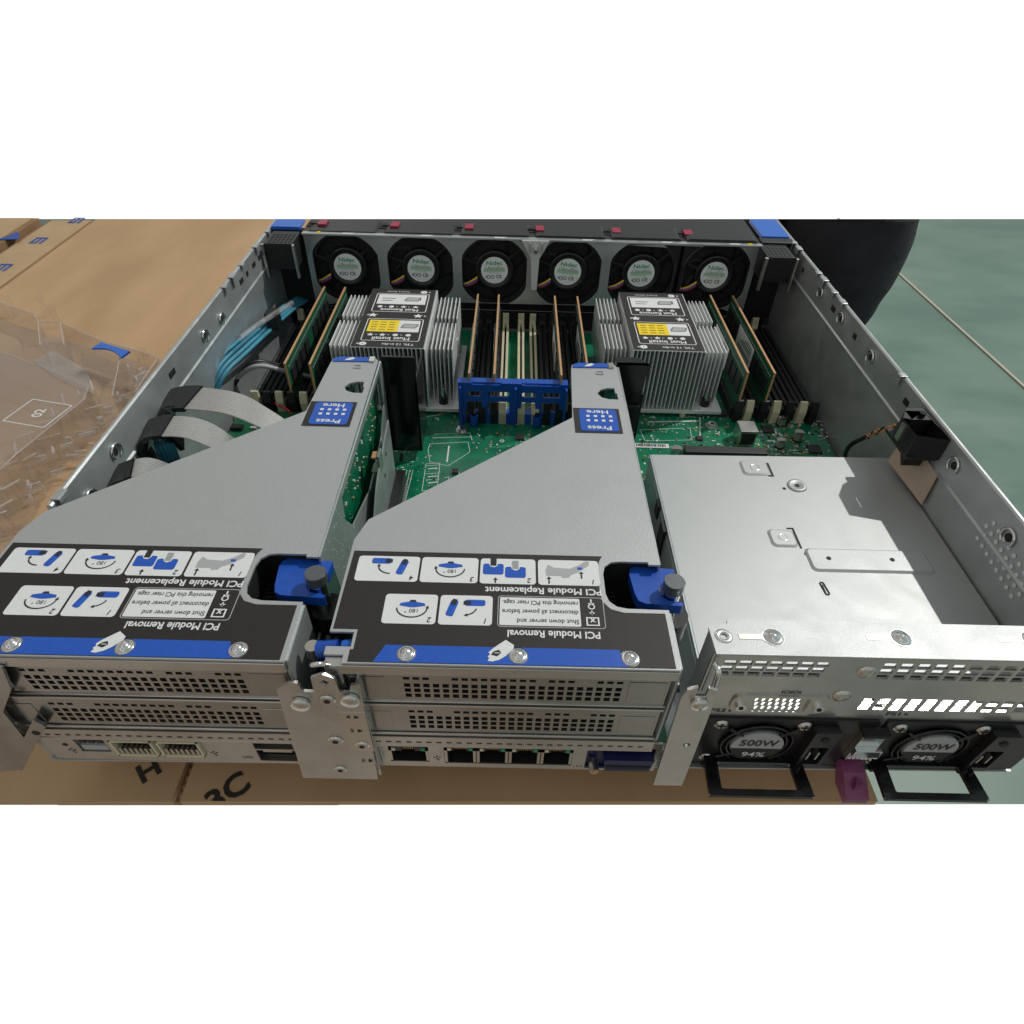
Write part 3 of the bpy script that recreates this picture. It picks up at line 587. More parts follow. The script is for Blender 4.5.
pa = at(685, 449, .019); pb = at(768, 453, .019); b = MB(); b.box(pa.x, pb.x, pa.y-.003, pa.y+.004, BZ, .019, 'chip'); b.build('power_connector', mb, .0004)
for px, py, s_ in ((722, 412, .0035), (768, 428, .004), (455, 470, .0022), (520, 436, .003), (432, 488, .0018), (760, 408, .005), (815, 448, .0045), (700, 437, .0022)):
    p = at(px, py, BZ+.002); b = MB(); b.box(-s_, s_, -s_, s_, .0003, .0016, 'chip')
    for k in range(6):
        u = -s_*.8+k*s_*.32; b.box(u-.0002, u+.0002, -s_*1.25, s_*1.25, 0, .0003, 'nickel'); b.box(-s_*1.25, s_*1.25, u-.0002, u+.0002, 0, .00025, 'nickel')
    o = b.build('chip', mb, .0001); o.location = (p.x, p.y, BZ)
b = MB(); b.box(.1300, .1360, .095, .19, BZ, BZ+.010, 'black')
for k in range(60): b.box(.1360, .1375, .097+k*.0015, .0976+k*.0015, BZ, BZ+.0012, 'labelgrey')
b.build('riser_slot', mb); b = MB(); b.box(.2700, .2760, .095, .19, BZ, BZ+.010, 'black'); b.build('riser_slot', mb)
# ------------------------------------------------------------------ memory modules
def make_dimm():
    t = thing('memory_module', '', 'memory module', (0, 0, 0), 'memory modules standing in their sockets')
    b = MB(); b.box(-.0006, .0006, 0, .130, 0, .0310, 'green'); b.box(-.0007, .0007, 0, .130, .0310, .0318, 'copper'); b.box(-.0007, .0007, -.0006, 0, .004, .0318, 'copper'); b.build('board', t)
    for s_ in (-1, 1):
        for k in range(9):
            if k == 4: continue
            b = MB(); y = .006+k*.0135; b.box(s_*.0006, s_*.0017, y, y+.010, .010, .0235, 'chip'); b.build('memory_chip', t, .0002) if k % 2 == 0 else b.build('memory_chip', t)
    b = MB()
    for k in range(40): b.box(-.0010, .0010, .004+k*.0031, .0050+k*.0031, .0262, .0272, 'labelgrey')
    b.build('resistor_row', t)
    b = MB(); b.box(-.0020, -.0018, .044, .088, .009, .026, 'silver_label')
    for k in range(22): b.box(-.0021, -.0020, .048+k*.0016, .0486+k*.0016, .011, .0145, 'ink')
    for k in range(4): b.box(-.0021, -.0020, .048, .078-.005*k, .017+k*.002, .0178+k*.002, 'ink')
    b.build('module_label', t); return t
dm = make_dimm(); dm.scale = (1, .955, 1)
dn = [(.0452, .2660, 'outermost of the two memory modules left of the left heatsink'), (.0624, .2660, 'memory module closest to the left side of the left heatsink'),
      (.1734, .2595, 'memory module closest to the right side of the left heatsink'), (.1907, .2595, 'memory module just left of the ivory empty sockets'), (.2370, .2600, 'memory module right of the ivory empty sockets, first of that pair'), (.2557, .2600, 'memory module closest to the left side of the right heatsink'),
      (.3684, .2700, 'memory module closest to the right side of the right heatsink'), (.3873, .2700, 'outermost memory module right of the right heatsink')]
for i, (x, y, l) in enumerate(dn):
    loc = (x, y, .0185)
    if i == 0: dm.location = loc; dm['label'] = l
    else: dup(dm, loc, l)
# ------------------------------------------------------------------ heatsinks
def make_hs():
    t = thing('heatsink', '', 'heatsink', (0, 0, 0), 'processor heatsinks')
    b = MB(); b.box(-.008, .072, .001, .104, .0, .0032, 'alu'); b.build('base_plate', t, .0005)
    b = MB(); n = 30
    for k in range(n):
        x = -.0180+k*(.0855/(n-1))+random.uniform(-.00022, .00022)
        core = -.0015 < x < .0500
        if core: b.box(x-.00032, x+.00032, .001, .103, .0032, .0505, 'alu')
        else:
            h = .0455
            b.box(x-.00032, x+.00032, .014 if x < 0 else .012, .055, .0032 if x > -.008 else .012, h, 'alu'); b.box(x-.00032, x+.00032, .063, .102, .0032 if x > -.008 else .012, h, 'alu')
    b.box(-.0185, -.002, .020, .0215, .012, .0126, 'alu')
    for z in (.016, .030): b.box(-.018, .068, .056, .0615, z, z+.001, 'alu')
    b.build('fin_stack', t)
    b = MB(); b.box(-.0006, .0492, .0015, .1018, .0505, .0511, 'alu'); b.build('cap_plate', t, .0001)
    b = MB(); z = .05125; b.prism(rr(-.0004, .0018, .0490, .1015, .0008), z, z+.0001, 'labelblack'); z2 = z+.00016; z3 = z2+.0001
    def fr(x0, y0, x1, y1): b.flat(rr(x0, y0, x1, y1, .002), [rr(x0+.0006, y0+.0006, x1-.0006, y1-.0006, .0016)], z+.0001, z2, 'labelwhite')
    fr(.0045, .0110, .0450, .0470); fr(.0045, .0590, .0450, .0930)
    b.prism(rc(.0065, .0255, .0280, .0445), z+.0001, z2, 'labelyellow'); b.prism(rc(.0280, .0255, .0430, .0445), z+.0001, z2, 'labelwhite'); b.prism(rc(.0065, .0730, .0430, .0910), z+.0001, z2, 'labelwhite')
    for k in range(4):
        for j in range(3): b.box(.0085+j*.0062, .0128+j*.0062, .0285+k*.004, .0292+k*.004, z2, z3, 'ink')
    def device(x, y):
        b.prism([(x-.006, y-.003), (x+.004, y-.003), (x+.006, y), (x+.006, y+.003), (x-.004, y+.0035), (x-.006, y+.001)], z2, z3, 'labelgrey'); line2 = [(x-.006, y-.003), (x+.004, y-.003), (x+.006, y+.003), (x-.004, y+.0035), (x-.006, y-.003)]
        for (xa, ya), (xb, yb) in zip(line2, line2[1:]):
            d = Vector((xb-xa, yb-ya)); nn = Vector((-d.y, d.x)).normalized()*.00025; b.add([(xa+nn.x, ya+nn.y, z3+.00005), (xb+nn.x, yb+nn.y, z3+.00005), (xb-nn.x, yb-nn.y, z3+.00005), (xa-nn.x, ya-nn.y, z3+.00005)], [(3, 2, 1, 0)], 'ink')
    device(.0360, .035); device(.0330, .082); b.box(.010, .020, .083, .0838, z2, z3, 'ink'); b.box(.010, .018, .079, .0798, z2, z3, 'ink'); b.box(.0385, .0390, .080, .0860, z3, z3+.0001, 'ink')
    b.text('Must Install', .0062, .0250, .0150, z2, 'labelwhite', rot=180, bold=.02, width=.026); b.text('Must Remove', .0062, .0250, .0630, z2, 'labelwhite', rot=180, bold=.02, width=.028)
    def star(x, y, r, n=5):
        p = [(x+(r if k % 2 == 0 else r*.45)*math.cos(math.radians(90+k*180/n)), y+(r if k % 2 == 0 else r*.45)*math.sin(math.radians(90+k*180/n))) for k in range(2*n)]
        c = len(p); b.add([(x, y, z2)]+[(u, v, z2) for u, v in p], [(0, k+1, (k+1) % c+1) for k in range(c)], 'labelwhite')
    for y in (.0205, .0682):
        for k, x in enumerate((.010, .0185, .0275, .0365)):
            (star(x, y, .0026) if (k < 2) == (y < .05) else b.cyl(x, y, .0019, z+.0001, z2, 'labelwhite'))
            if k < 3: b.box(x+.0034, x+.0048, y-.0003, y+.0003, z+.0001, z2, 'labelwhite')
    star(.0070, .0528, .0038); star(.0400, .0528, .0038); b.cyl(.0070, .0062, .0026, z+.0001, z2, 'labelwhite'); b.cyl(.0400, .0965, .0026, z+.0001, z2, 'labelwhite')
    for x, y, r in ((.0035, .0062, 1), (.0035, .0528, 1), (.0450, .0528, -1), (.0445, .0965, -1)): b.prism([(x-r*.0012, y), (x+r*.0006, y+.001), (x+r*.0006, y-.001)][::r], z+.0001, z2, 'labelwhite')
    b.text('1', .0030, .0400, .0965, z2+.00005, 'ink', rot=180, bold=.02); b.text('1', .0030, .0070, .0062, z2+.00005, 'ink', rot=180, bold=.02)
    b.text('T30, 12 in-lbs', .0040, .0310, .0062, z2, 'labelwhite', rot=180, bold=.01); b.text('From J. Server', .0030, .0200, .0965, z2, 'labelwhite', rot=180, bold=.01)
    b.build('instruction_label', t)
    for x, y in ((.0600, .0075), (-.0040, .0095), (.062, .0590)):
        b = MB(); b.cyl(x, y, .0042, .0032, .0042, 'alu'); b.cyl(x, y, .0034, .0042, .0100, 'black'); b.cyl(x, y, .0016, .0100, .0165, 'chrome', r2=.0010); b.build('mounting_screw', t)
    b = MB(); 
    for x in (.006, .044): b = MB(); b.cyl(x, .003, .0022, -.004, .0, 'ivory'); b.build('socket_stud', t)
    return t
hs = make_hs(); hs.location = (.0932, .2600, .0130); hs['label'] = 'finned heatsink on the left, with only its fin stack right of the tip of the left riser in view'
hs['label'] = 'left aluminium fin heatsink with black Must Install label, beside the two green memory modules'
hs.scale = (1, .91, 1); hs.location.y = .2650
dup(hs, (.2866, .2705, .0130), 'right aluminium fin heatsink with black Must Install label, beyond the tip of the middle riser')
# ------------------------------------------------------------------ blue bracket
t = thing('cable_bracket', 'blue plastic bracket with square windows standing across the centre memory sockets', 'bracket', (.1655, .2570, .0))
b = MB(); X = XZ
wins = [rr(.0060, .0330, .0165, .0370, .0015), rr(.0210, .0330, .0360, .0370, .0015), rr(.0060, .0210, .0165, .0290, .001), rr(.0210, .0190, .0360, .0290, .001), rr(.0445, .0330, .0545, .0370, .0015), rr(.0590, .0330, .0715, .0370, .0015), rr(.0445, .0190, .0545, .0290, .001), rr(.0590, .0210, .0715, .0290, .001)]
b.flat([(.0, .0100), (.0, .0440), (.0090, .0440), (.0100, .0425), (.0290, .0425), (.0300, .0440), (.0440, .0440), (.0450, .0425), (.0700, .0425), (.0710, .0440), (.0765, .0440), (.0765, .0100), (.0520, .0100), (.0510, .0070), (.0400, .0070), (.0390, .0100), (.0210, .0100)], wins, -.0016, 0, 'blue', X); b.build('panel', t, .0003)
b = MB(); b.box(.0, .0765, .0016, .0075, .0425, .0437, 'blue'); b.box(.0, .0765, .0016, .0085, .0165, .0178, 'blue'); b.build('shelf', t, .0003)
b = MB()
for x in (.0395, .0010, .0745): b.box(x, x+.0014, -.0040, .0, .010, .042, 'blue')
b.build('rib', t, .0003)
for x in (.0110, .0560):
    b = MB(); b.tube([(x, -.0025, .011), (x, -.0025, .019)], .0030, 'blue', 12); b.tube([(x, -.0025, .019), (x, -.0025, .0215)], .0017, 'gloss', 10); b.build('peg', t)
# ------------------------------------------------------------------ PCI riser modules
TZ = .087
def riser_label(t, right=False):
    b = MB(); z = TZ+.00005; z1 = z+.00012; z2 = z1+.0001; z3 = z2+.0001; z4 = z3+.0001
    base = [(-.0030, .0016), (.1222, .0016), (.1222, .0262), (.1065, .0262), (.1015, .0278), (.0985, .0315), (.0980, .0360), (.0980, .0480), (.0992, .0530), (.1005, .0555), (-.0026, .0555)]
    if right: base = [(.0050, .0016)]+base[1:]+[(-.0030, .0158), (.0062, .0158), (.0062, .0068), (.0050, .0068)]
    b.flat(base, [circ(x, .0055, .0036, 20) for x in (.0255, .0658, .1062)], z, z1, 'labelblack')
    b.flat([(.0140, .0017), (.1050, .0017), (.1025, .0090), (.0175, .0090)], [circ(x, .0055, .0036, 20) for x in (.0255, .0658)]+[], z1, z1+.0001, 'labelblue')
    def pan(x0, x1, y0, y1, m='labelwhite', r=.0014): b.prism(rr(x0, y0, x1, y1, r), z1, z2, m)
    for x0, x1 in ((.0002, .0253), (.0262, .0493), (.0502, .0727), (.0737, .0985)): pan(x0, x1, .0392, .0527)
    pan(.0142, .0345, .0186, .0328); pan(.0355, .0558, .0186, .0328)
    b.flat(rr(.0578, .0182, .0988, .0332, .0014), [rr(.0581, .0185, .0985, .0329, .0012)], z1, z2, 'labelgrey'); pan(.0586, .0895, .0190, .0324, 'labelwhite', .0006)
    tx = dict(rot=180)
    for s_, y in (('Shut down server and', .0212), ('disconnect all power before', .0256), ('removing this PCI riser cage.', .0300)):
        w = {.0212: .0235, .0256: .0292, .0300: .0292}[y]; b.text(s_, .0030, .0888-w/2, y, z3, 'ink', rot=180, width=w, bold=.006)
    b.text('PCI Module Replacement', .0044, .0757, .0361, z2, 'labelwhite', rot=180, bold=.022, width=.0460)
    b.text('PCI Module Removal', .0044, .0790, .0154, z2, 'labelwhite', rot=180, bold=.022, width=.0345)
    for s_, x, y in (('4', .0228, .0413), ('3', .0470, .0413), ('2', .0700, .0413), ('1', .0957, .0413), ('2', .0320, .0207), ('1', .0532, .0207)): b.text(s_, .0034, x, y, z3, 'ink', rot=180, bold=.01, ital=.2)
    # plug and lock symbols
    b.flat(rc(.0915, .0195, .0965, .0235), [rc(.0921, .0200, .0959, .0230)], z2, z3, 'labelwhite'); b.text('x', .004, .0940, .0218, z3, 'labelwhite', rot=180, bold=.02)
    b.box(.0937, .0943, .0246, .0266, z2, z3, 'labelwhite'); b.prism([(.0928, .0258), (.0952, .0258), (.0940, .0246)], z2, z3, 'labelwhite')
    b.add(*ring_geo(.0940, .0286, .0014, .0009), 'labelwhite', T(0, 0, z3)); b.box(.0937, .0943, .0300, .0322, z2, z3, 'labelwhite'); b.box(.0928, .0952, .0298, .0303, z2, z3, 'labelwhite')
    def arrow_arc(cx, cy, r, a0, a1, tip):
        pts = [(cx+r*math.cos(math.radians(a0+(a1-a0)*k/12)), cy+r*.75*math.sin(math.radians(a0+(a1-a0)*k/12))) for k in range(13)]
        for (xa, ya), (xb, yb) in zip(pts, pts[1:]):
            d = Vector((xb-xa, yb-ya)); n_ = Vector((-d.y, d.x)).normalized()*.00028; b.add([(xa+n_.x, ya+n_.y, z3), (xb+n_.x, yb+n_.y, z3), (xb-n_.x, yb-n_.y, z3), (xa-n_.x, ya-n_.y, z3)], [(3, 2, 1, 0)], 'ink')
        e = Vector(pts[-1 if tip else 0]); d = (e-Vector(pts[-2 if tip else 1])).normalized(); n_ = Vector((-d.y, d.x))
        b.add([(*(e+d*.0014), z3), (*(e+n_*.0008), z3), (*(e-n_*.0008), z3)], [(0, 1, 2)], 'ink')
    def arrow_up(x, y, l=.0026): # points to the front of the server (+y)
        b.box(x-.0003, x+.0003, y, y+l, z2, z3, 'ink'); b.prism([(x-.0010, y+l), (x+.0010, y+l), (x, y+l+.0012)], z2, z3, 'ink')
    def rot180(cx, cy, tip):
        b.prism([(cx-.0050, cy+.0022), (cx-.0046, cy+.0034), (cx-.0015, cy+.0040), (cx+.0015, cy+.0040), (cx+.0046, cy+.0034), (cx+.0050, cy+.0022), (cx+.0010, cy+.0014), (cx-.0010, cy+.0014)], z2, z3, 'labelblue')
        b.prism([(cx-.0015, cy+.0040), (cx-.0009, cy+.0050), (cx+.0009, cy+.0050), (cx+.0015, cy+.0040)], z2, z3, 'ink'); b.text('180 \u00b0', .0026, cx, cy-.0002, z3, 'ink', rot=180); arrow_arc(cx, cy+.0010, .0058, 200-20, 360, tip)
    rot180(.0380, .0455, 0); rot180(.0250, .0250, 1)
    def clipicon(cx, cy, tilt):
        L = T(cx, cy, 0) @ Rz(tilt); b.prism(rr(-.0040, -.0015, .0040, .0015, .0010), z2, z3, 'labelblue', L); b.box(.0016, .0044, -.0008, .0010, z3, z4, 'ink', L); b.prism(rr(-.0032, -.0011, .0008, -.0005, .0002), z3, z4, 'blue_tab', L)
    clipicon(.0098, .0500, 0); clipicon(.0185, .0468, 75); arrow_arc(.0140, .0470, .0050, 180, 270, 0)
    clipicon(.0490, .0292, 180); clipicon(.0403, .0265, 75); arrow_arc(.0445, .0270, .0052, 290, 350, 0)
    for cx, cy, dz in ((.0555, .0480, 0), (.0645, .0465, 1)):
        b.prism(rr(cx-.0042, cy-.0040, cx+.0042, cy+.0018, .0010), z2, z3, 'labelblue'); b.cyl(cx, cy+.0016, .0018, z3, z4, 'labelwhite', n=14); b.box(cx-.0012, cx+.0012, cy+.0006, cy+.0050, z4, z4+.0001, 'ink' if not dz else 'grey_ink')
    arrow_up(.0565, .0396, .0016)
    b.prism([(.0770, .0440), (.0768, .0470), (.0778, .0500), (.0802, .0484), (.0865, .0480), (.0905, .0500), (.0935, .0525), (.0948, .0522), (.0946, .0500), (.0900, .0462), (.0872, .0448), (.0860, .0432), (.0835, .0430), (.0830, .0440)][::-1], z2, z3, 'labelgrey'); b.box(.0898, .0918, .0476, .0488, z3, z4, 'labelblue')
    arrow_up(.0780, .0398); arrow_up(.0912, .0428)
    # pointing hand
    b.prism([(.0548, .0030), (.0566, .0028), (.0590, .0036), (.0612, .0052), (.0640, .0084), (.0642, .0100), (.0612, .0122), (.0592, .0106), (.0566, .0084), (.0550, .0066), (.0556, .0058), (.0548, .0048), (.0554, .0042)], z2, z3, 'labelwhite'); b.prism([(.0560, .0056), (.0582, .0050), (.0596, .0064), (.0588, .0078), (.0568, .0070)], z3, z4, 'ink'); b.box(.0572, .0590, .0062, .0065, z4, z4+.0001, 'labelwhite')
    return b.build('instruction_label', t)
def make_riser(right):
    t = thing('riser_module', '', 'expansion riser', (0, 0, 0), 'PCI riser modules')
    # cover sheet
    tip = [(.1235, .2085), (.1215, .2125), (.1010, .2125), (.0970, .2105), (.0962, .2060)]
    outl = [(-.0040, .0010), (.1240, .0010), (.1240, .0280)]
    nl = [(.1080, .0283), (.1040, .0292), (.1012, .0318), (.1002, .0355), (.1002, .0460), (.1012, .0500), (.1040, .0524), (.1075, .0530)]
    outl += nl+[(.1195, .0530), (.1195, .0515), (.1240, .0515)]+tip+[(.0940, .1560), (.0, .0745), (-.0040, .0620)]
    if right: outl = [(.0030, .0010)]+outl[1:]+[(-.0040, .0145), (.0050, .0145), (.0050, .0080), (-.0040, .0080), (-.0040, .0045), (.0030, .0045)]
    holes = []
    b = MB(); hx = .1165; holes.append([(hx-.0010, .1745), (hx+.0060-.002, .1745), (hx+.0060-.002, .1805), (hx+.0030, .1812), (hx+.0030, .1860), (hx-.0010, .1860), (hx-.0050, .1840), (hx-.0072, .1802), (hx-.0050, .1762)])
    b.flat(outl, holes, TZ-.0010, TZ, 'steel'); o = b.build('cover', t, .0004)
    lb = riser_label(t, right)
    for x in (.0255, .0658, .1062):
        b = MB(); b.lathe([(.0033, TZ), (.0032, TZ+.0005), (.0027, TZ+.0007), (.0024, TZ+.0004), (.0020, TZ+.0014), (.0012, TZ+.0021), (0, TZ+.0023)], 'chrome', T(x, .0055, 0)); b.build('rivet', o)
    b = MB(); b.prism(rc(.0948, .1425, .1195, .1650), TZ+.00005, TZ+.0002, 'labelblack'); b.prism(rr(.0978, .1440, .1178, .1640, .002), TZ+.0002, TZ+.0004, 'labelblue')
    z = TZ+.0005; b.text('Press', .0048, .1078, .1468, z, 'labelwhite', rot=180, bold=.02, width=.0125); b.text('Here', .0048, .1078, .1612, z, 'labelwhite', rot=180, bold=.02, width=.0115)
    for i in range(4):
        for j in range(2):
            x = .1018+i*.0040; y = .1522+j*.0040; b.box(x-.0004+.0, x+.0014, y, y+.0018, z, z+.0001, 'labelwhite')
    b.build('press_label', t)
    b = MB(); b.prism([(.0975, .2100), (.1005, .2120), (.1180, .2120), (.1180, .2075), (.0972, .2070)][::-1], TZ+.0001, TZ+.0006, 'labelblue'); b.prism([(.1040, .2080), (.1075, .2083), (.1100, .2103), (.1085, .2115), (.1060, .2105)], TZ+.0006, TZ+.0007, 'labelwhite'); b.box(.1185, .1215, .2070, .2120, TZ+.0001, TZ+.0012, 'nickel')
    b.build('tip_label', t); b = MB(); b.flat(rr(.1105, .2000, .1150, .2035, .0005), [rr(.1110, .2005, .1145, .2030, .0004)], TZ+.0001, TZ+.0005, 'steel'); b.build('emboss', o)
    # right skirt
    b = MB(); sk = [(.002, .0655), (.002, .0860), (.0282, .0860), (.0282, .030), (.0525, .030), (.0525, .0860), (.2110, .0860), (.2110, .075), (.194, .062), (.150, .050), (.125, .032), (.060, .028), (.0282-.004, .028), (.020, .040)]
    sk = [(.002, .035), (.002, .0860), (.0275, .0860), (.0275, .060), (.0525, .060), (.0525, .0860), (.2110, .0860), (.2110, .0120), (.010, .0120)]
    b.flat(sk[::-1], [[(.0935, .0820), (.1560, .0820), (.2020, .0830), (.2040, .0600), (.1870, .0480), (.1430, .0440), (.1020, .0560), (.0915, .0700)]], 0, .0009, 'steel_wall', T(.1240, 0, 0) @ YZ); s_ = b.build('side_skirt', t, .0003)
    b = MB()
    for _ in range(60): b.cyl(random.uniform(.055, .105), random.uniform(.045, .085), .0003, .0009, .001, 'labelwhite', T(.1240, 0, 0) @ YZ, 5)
    b.build('glint_holes' if 0 else 'glint_dots', s_)  # white dots painted on as glints at small holes
    b = MB(); b.prism([(.100, .006), (.186, .006), (.1865, .0610), (.145, .0535), (.135, .050), (.120, .040), (.104, .025)][::-1], 0, .0009, 'steel_wall', T(.1295, 0, 0) @ YZ)
    for y, z_ in ((.168, .050), (.158, .042)): b.cyl(y, z_, .0014, .0009, .0011, 'dark', T(.1295, 0, 0) @ YZ, 12)
    b.box(.1250, .1304, .150, .158, .050, .0512, 'nickel'); b.box(.1290, .1306, .150, .158, .051, .062, 'nickel'); b.box(.126, .1300, .150, .156, .0600, .0612, 'copper'); b.build('inner_flange', t, .0003)
    b = MB(); b.box(.1180, .1196, .070, .208, .012, .0830, 'pcb')
    for _ in range(90):
        y = random.uniform(.09, .2); zz = random.uniform(.05, .082); b.box(.1196, .1201, y, y+.0012, zz, zz+.0006, random.choice(('labelwhite', 'labelgrey', 'chip', 'copper')))
    b.build('riser_board', t)
    # left and front skirts
    b = MB(); b.prism([(.0752, .0), (.1560, 0), (.1560, .001), (.0752, .001)], 0, .001, 'steel_wall', T(0, 0, -1)); b = MB()
    b.box(.0970, .1230, .2112, .2122, .070, .0858, 'steel_wall'); b.build('front_lip', t, .0003)
    # latch pocket
    b = MB(); b.box(.0985, .1235, .0270, .0545, .0500, .0520, 'dark'); b.box(.0965, .0985, .0270, .0545, .052, .0855, 'dark'); b.box(.0985, .1235, .0545, .0560, .052, .0855, 'dark')
    for k in range(10): b.box(.1000, .1075, .0300+k*.0022, .0312+k*.0022, .052, .0700, 'chip')
    b.build('latch_pocket', t)
    off, lx = (.0018, .0042) if right else (0, 0)
    b = MB(); hz = .0825; kx, ky = .1262+off, .0405
    arc = [(kx+.0050*math.cos(math.radians(a)), ky+.0008+.0052*math.sin(math.radians(a))) for a in range(62, 299, 14)]
    b.prism([(kx+.0032, .0535), (.1108+lx, .0545), (.1085+lx, .0532), (.1078+lx, .0500), (.1088+lx, .0400), (.1098+lx, .0362), (.1125+lx, .0348), (kx+.0034, .0338), (kx+.0042, .0350)][::1]+arc[::-1], hz-.0050, hz, 'blue'); b.build('latch_lever', t, .0014, 4)
    b = MB(); X = T(kx, ky, 0); b.cyl(.002, -.001, .0072, .050, .0700, 'black', X, 28); b.cyl(0, 0, .0036, .0700, .0850, 'chrome', X, 20); b.cyl(0, 0, .0043, .0850, .0895, 'knob', X, 28); b.cyl(0, 0, .0041, .0895, .0898, 'knob', X, 28); b.build('latch_screw', t, .0003)
    b = MB(); b.tube([(.1270, .0440, .058), (.1270, .0300, .050), (.1275, .0180, .044)], .0075, 'gloss', 12); b.build('latch_arm', t)
    # rear slot covers
    def slot(z0, z1, x0=.0025, x1=.1225):
        b = MB(); us = [x0, .0200]; hz0 = z0+.003; 
        for k in range(23): us += [.0235+k*.0036, .0235+k*.0036+.0024]
        us += [x1]
        v = [z0, z0+.0025, z0+.0050, z0+.0060, z0+.0085, z0+.0095, z0+.0120, z0+.0145, z0+.0162, z1]
        def hole(i, j):
            if i < 2 or i >= len(us)-2: return False
            if j in (1, 3, 5): return i % 2 == 0
            return j == 7 and i % 2 == 0 and i not in (8, 10, 38, 40, 30)
        b.grid(us, v, hole, 0, .0008, 'steel_slot', T(0, .0035, 0) @ XZ); o = b.build('slot_cover', t)
        b = MB(); b.box(x0+.0010, .0165, z0+.002, z1-.004, .0008, .0011, 'steel_slot', T(0, .0035, 0) @ XZ); b.build('clip_plate', o, .0002); b = MB(); b.box(x1-.0150, x1-.0010, z0+.002, z1-.004, .0008, .0011, 'steel_slot', T(0, .0035, 0) @ XZ); b.build('clip_plate', o, .0002)
        b = MB(); b.box(.018, .108, .0065, .0070, z0, z1, 'dark'); b.build('back_shadow_plate' if 0 else 'slot_shade_plate', o)  # dark sheet stands in for the shade behind the slot holes
        return o
    slot(.0600, .0800); slot(.0365, .0555)
    b = MB(); b.box(-.0035, .1238, .0005, .0045, .0806, .0858, 'steel_rear'); us = [-.0035]+[.004+k*.0042+d for k in range(28) for d in (0, .0022)]+[.1238]
    b.box(-.0030, .1235, .0020, .0160, .0564, .0576, 'steel_rear'); b.box(-.0030, .1235, .0020, .0160, .0595, .0600, 'steel_rear'); b.box(.0, .1235, .0018, .0160, .0345, .0358, 'steel_rear')
    b.box(-.0030, .0022, .0008, .0022, .030, .0800, 'steel_rear'); b.build('rear_frame', t, .0003)
    b = MB(); b.grid(us, [.0270, .0288, .0300, .0335], lambda i, j: j == 1 and i % 2 == 1, 0, .001, 'steel_rear', T(0, .0024, 0) @ XZ); b.box(.0, .1238, .0012, .0034, .0258, .0270, 'nickel'); b.build('bottom_ledge', t)
    # black air baffle at the tip
    b = MB(); y = .2150
    if not right:
        b.box(.1243, .1440, y, y+.0015, .016, .0865, 'gloss'); b.box(.1425, .1440, y, y+.030, .016, .0700, 'gloss'); b.box(.1225, .1243, y-.008, y+.0015, .016, .060, 'gloss')
        b.tube([(.1300, y-.001, .014), (.1300, y-.006, .0125)], .0012, 'black', 6)
    else:
        b.prism([(.1243, .086), (.1440, .0860), (.1420, .060), (.1420, .040), (.1425, .022), (.1260, .012), (.1243, .012)][::-1], -.0015, 0, 'gloss', T(0, y, 0) @ XZ)
        b.prism([(.1243, y), (.1440, y), (.1380, y+.008), (.1243, y+.008)], .0850, .0860, 'gloss')
        b.box(.1425, .1440, y, y+.030, .020, .0650, 'gloss'); b.box(.1243, .1420, y-.002, y, .0555, .0575, 'black'); b.box(.1243, .1420, y-.002, y, .0355, .0370, 'black')
    b.build('air_baffle', t, .0004)
    return t
r1 = make_riser(False); r1['label'] = 'left riser module with instruction label, reaching to the cardboard side of the chassis'; r1.location = (0, 0, 0)
r2 = make_riser(True); r2['label'] = 'middle riser module with instruction label, next to the power supply bay'; r2.location = (.1412, 0, 0)
# small parts between the risers
t = thing('retaining_clip', 'small blue and steel spring clip between the two risers near the rear bracket', 'clip', (.1365, .0112, .0700))
b = MB(); b.tube([(-.004, .0, .010), (.004, .0, .0115)], .0034, 'blue', 12); b.tube([(.0055, .0, .0115), (.010, .0, .012)], .0030, 'blue_tab', 12); b.build('clip_head', t)
b = MB(); b.cyl(-.0060, 0, .0026, .0060, .0125, 'nickel'); b.tube([(-.003, -.010, .015), (-.001, -.0135, .0205), (.002, -.0130, .0205), (.003, -.009, .014)], .0009, 'chrome', 8); b.tube([(.0, 0, .008), (0, 0, -.045)], .0050, 'black', 12); b.build('spring', t)
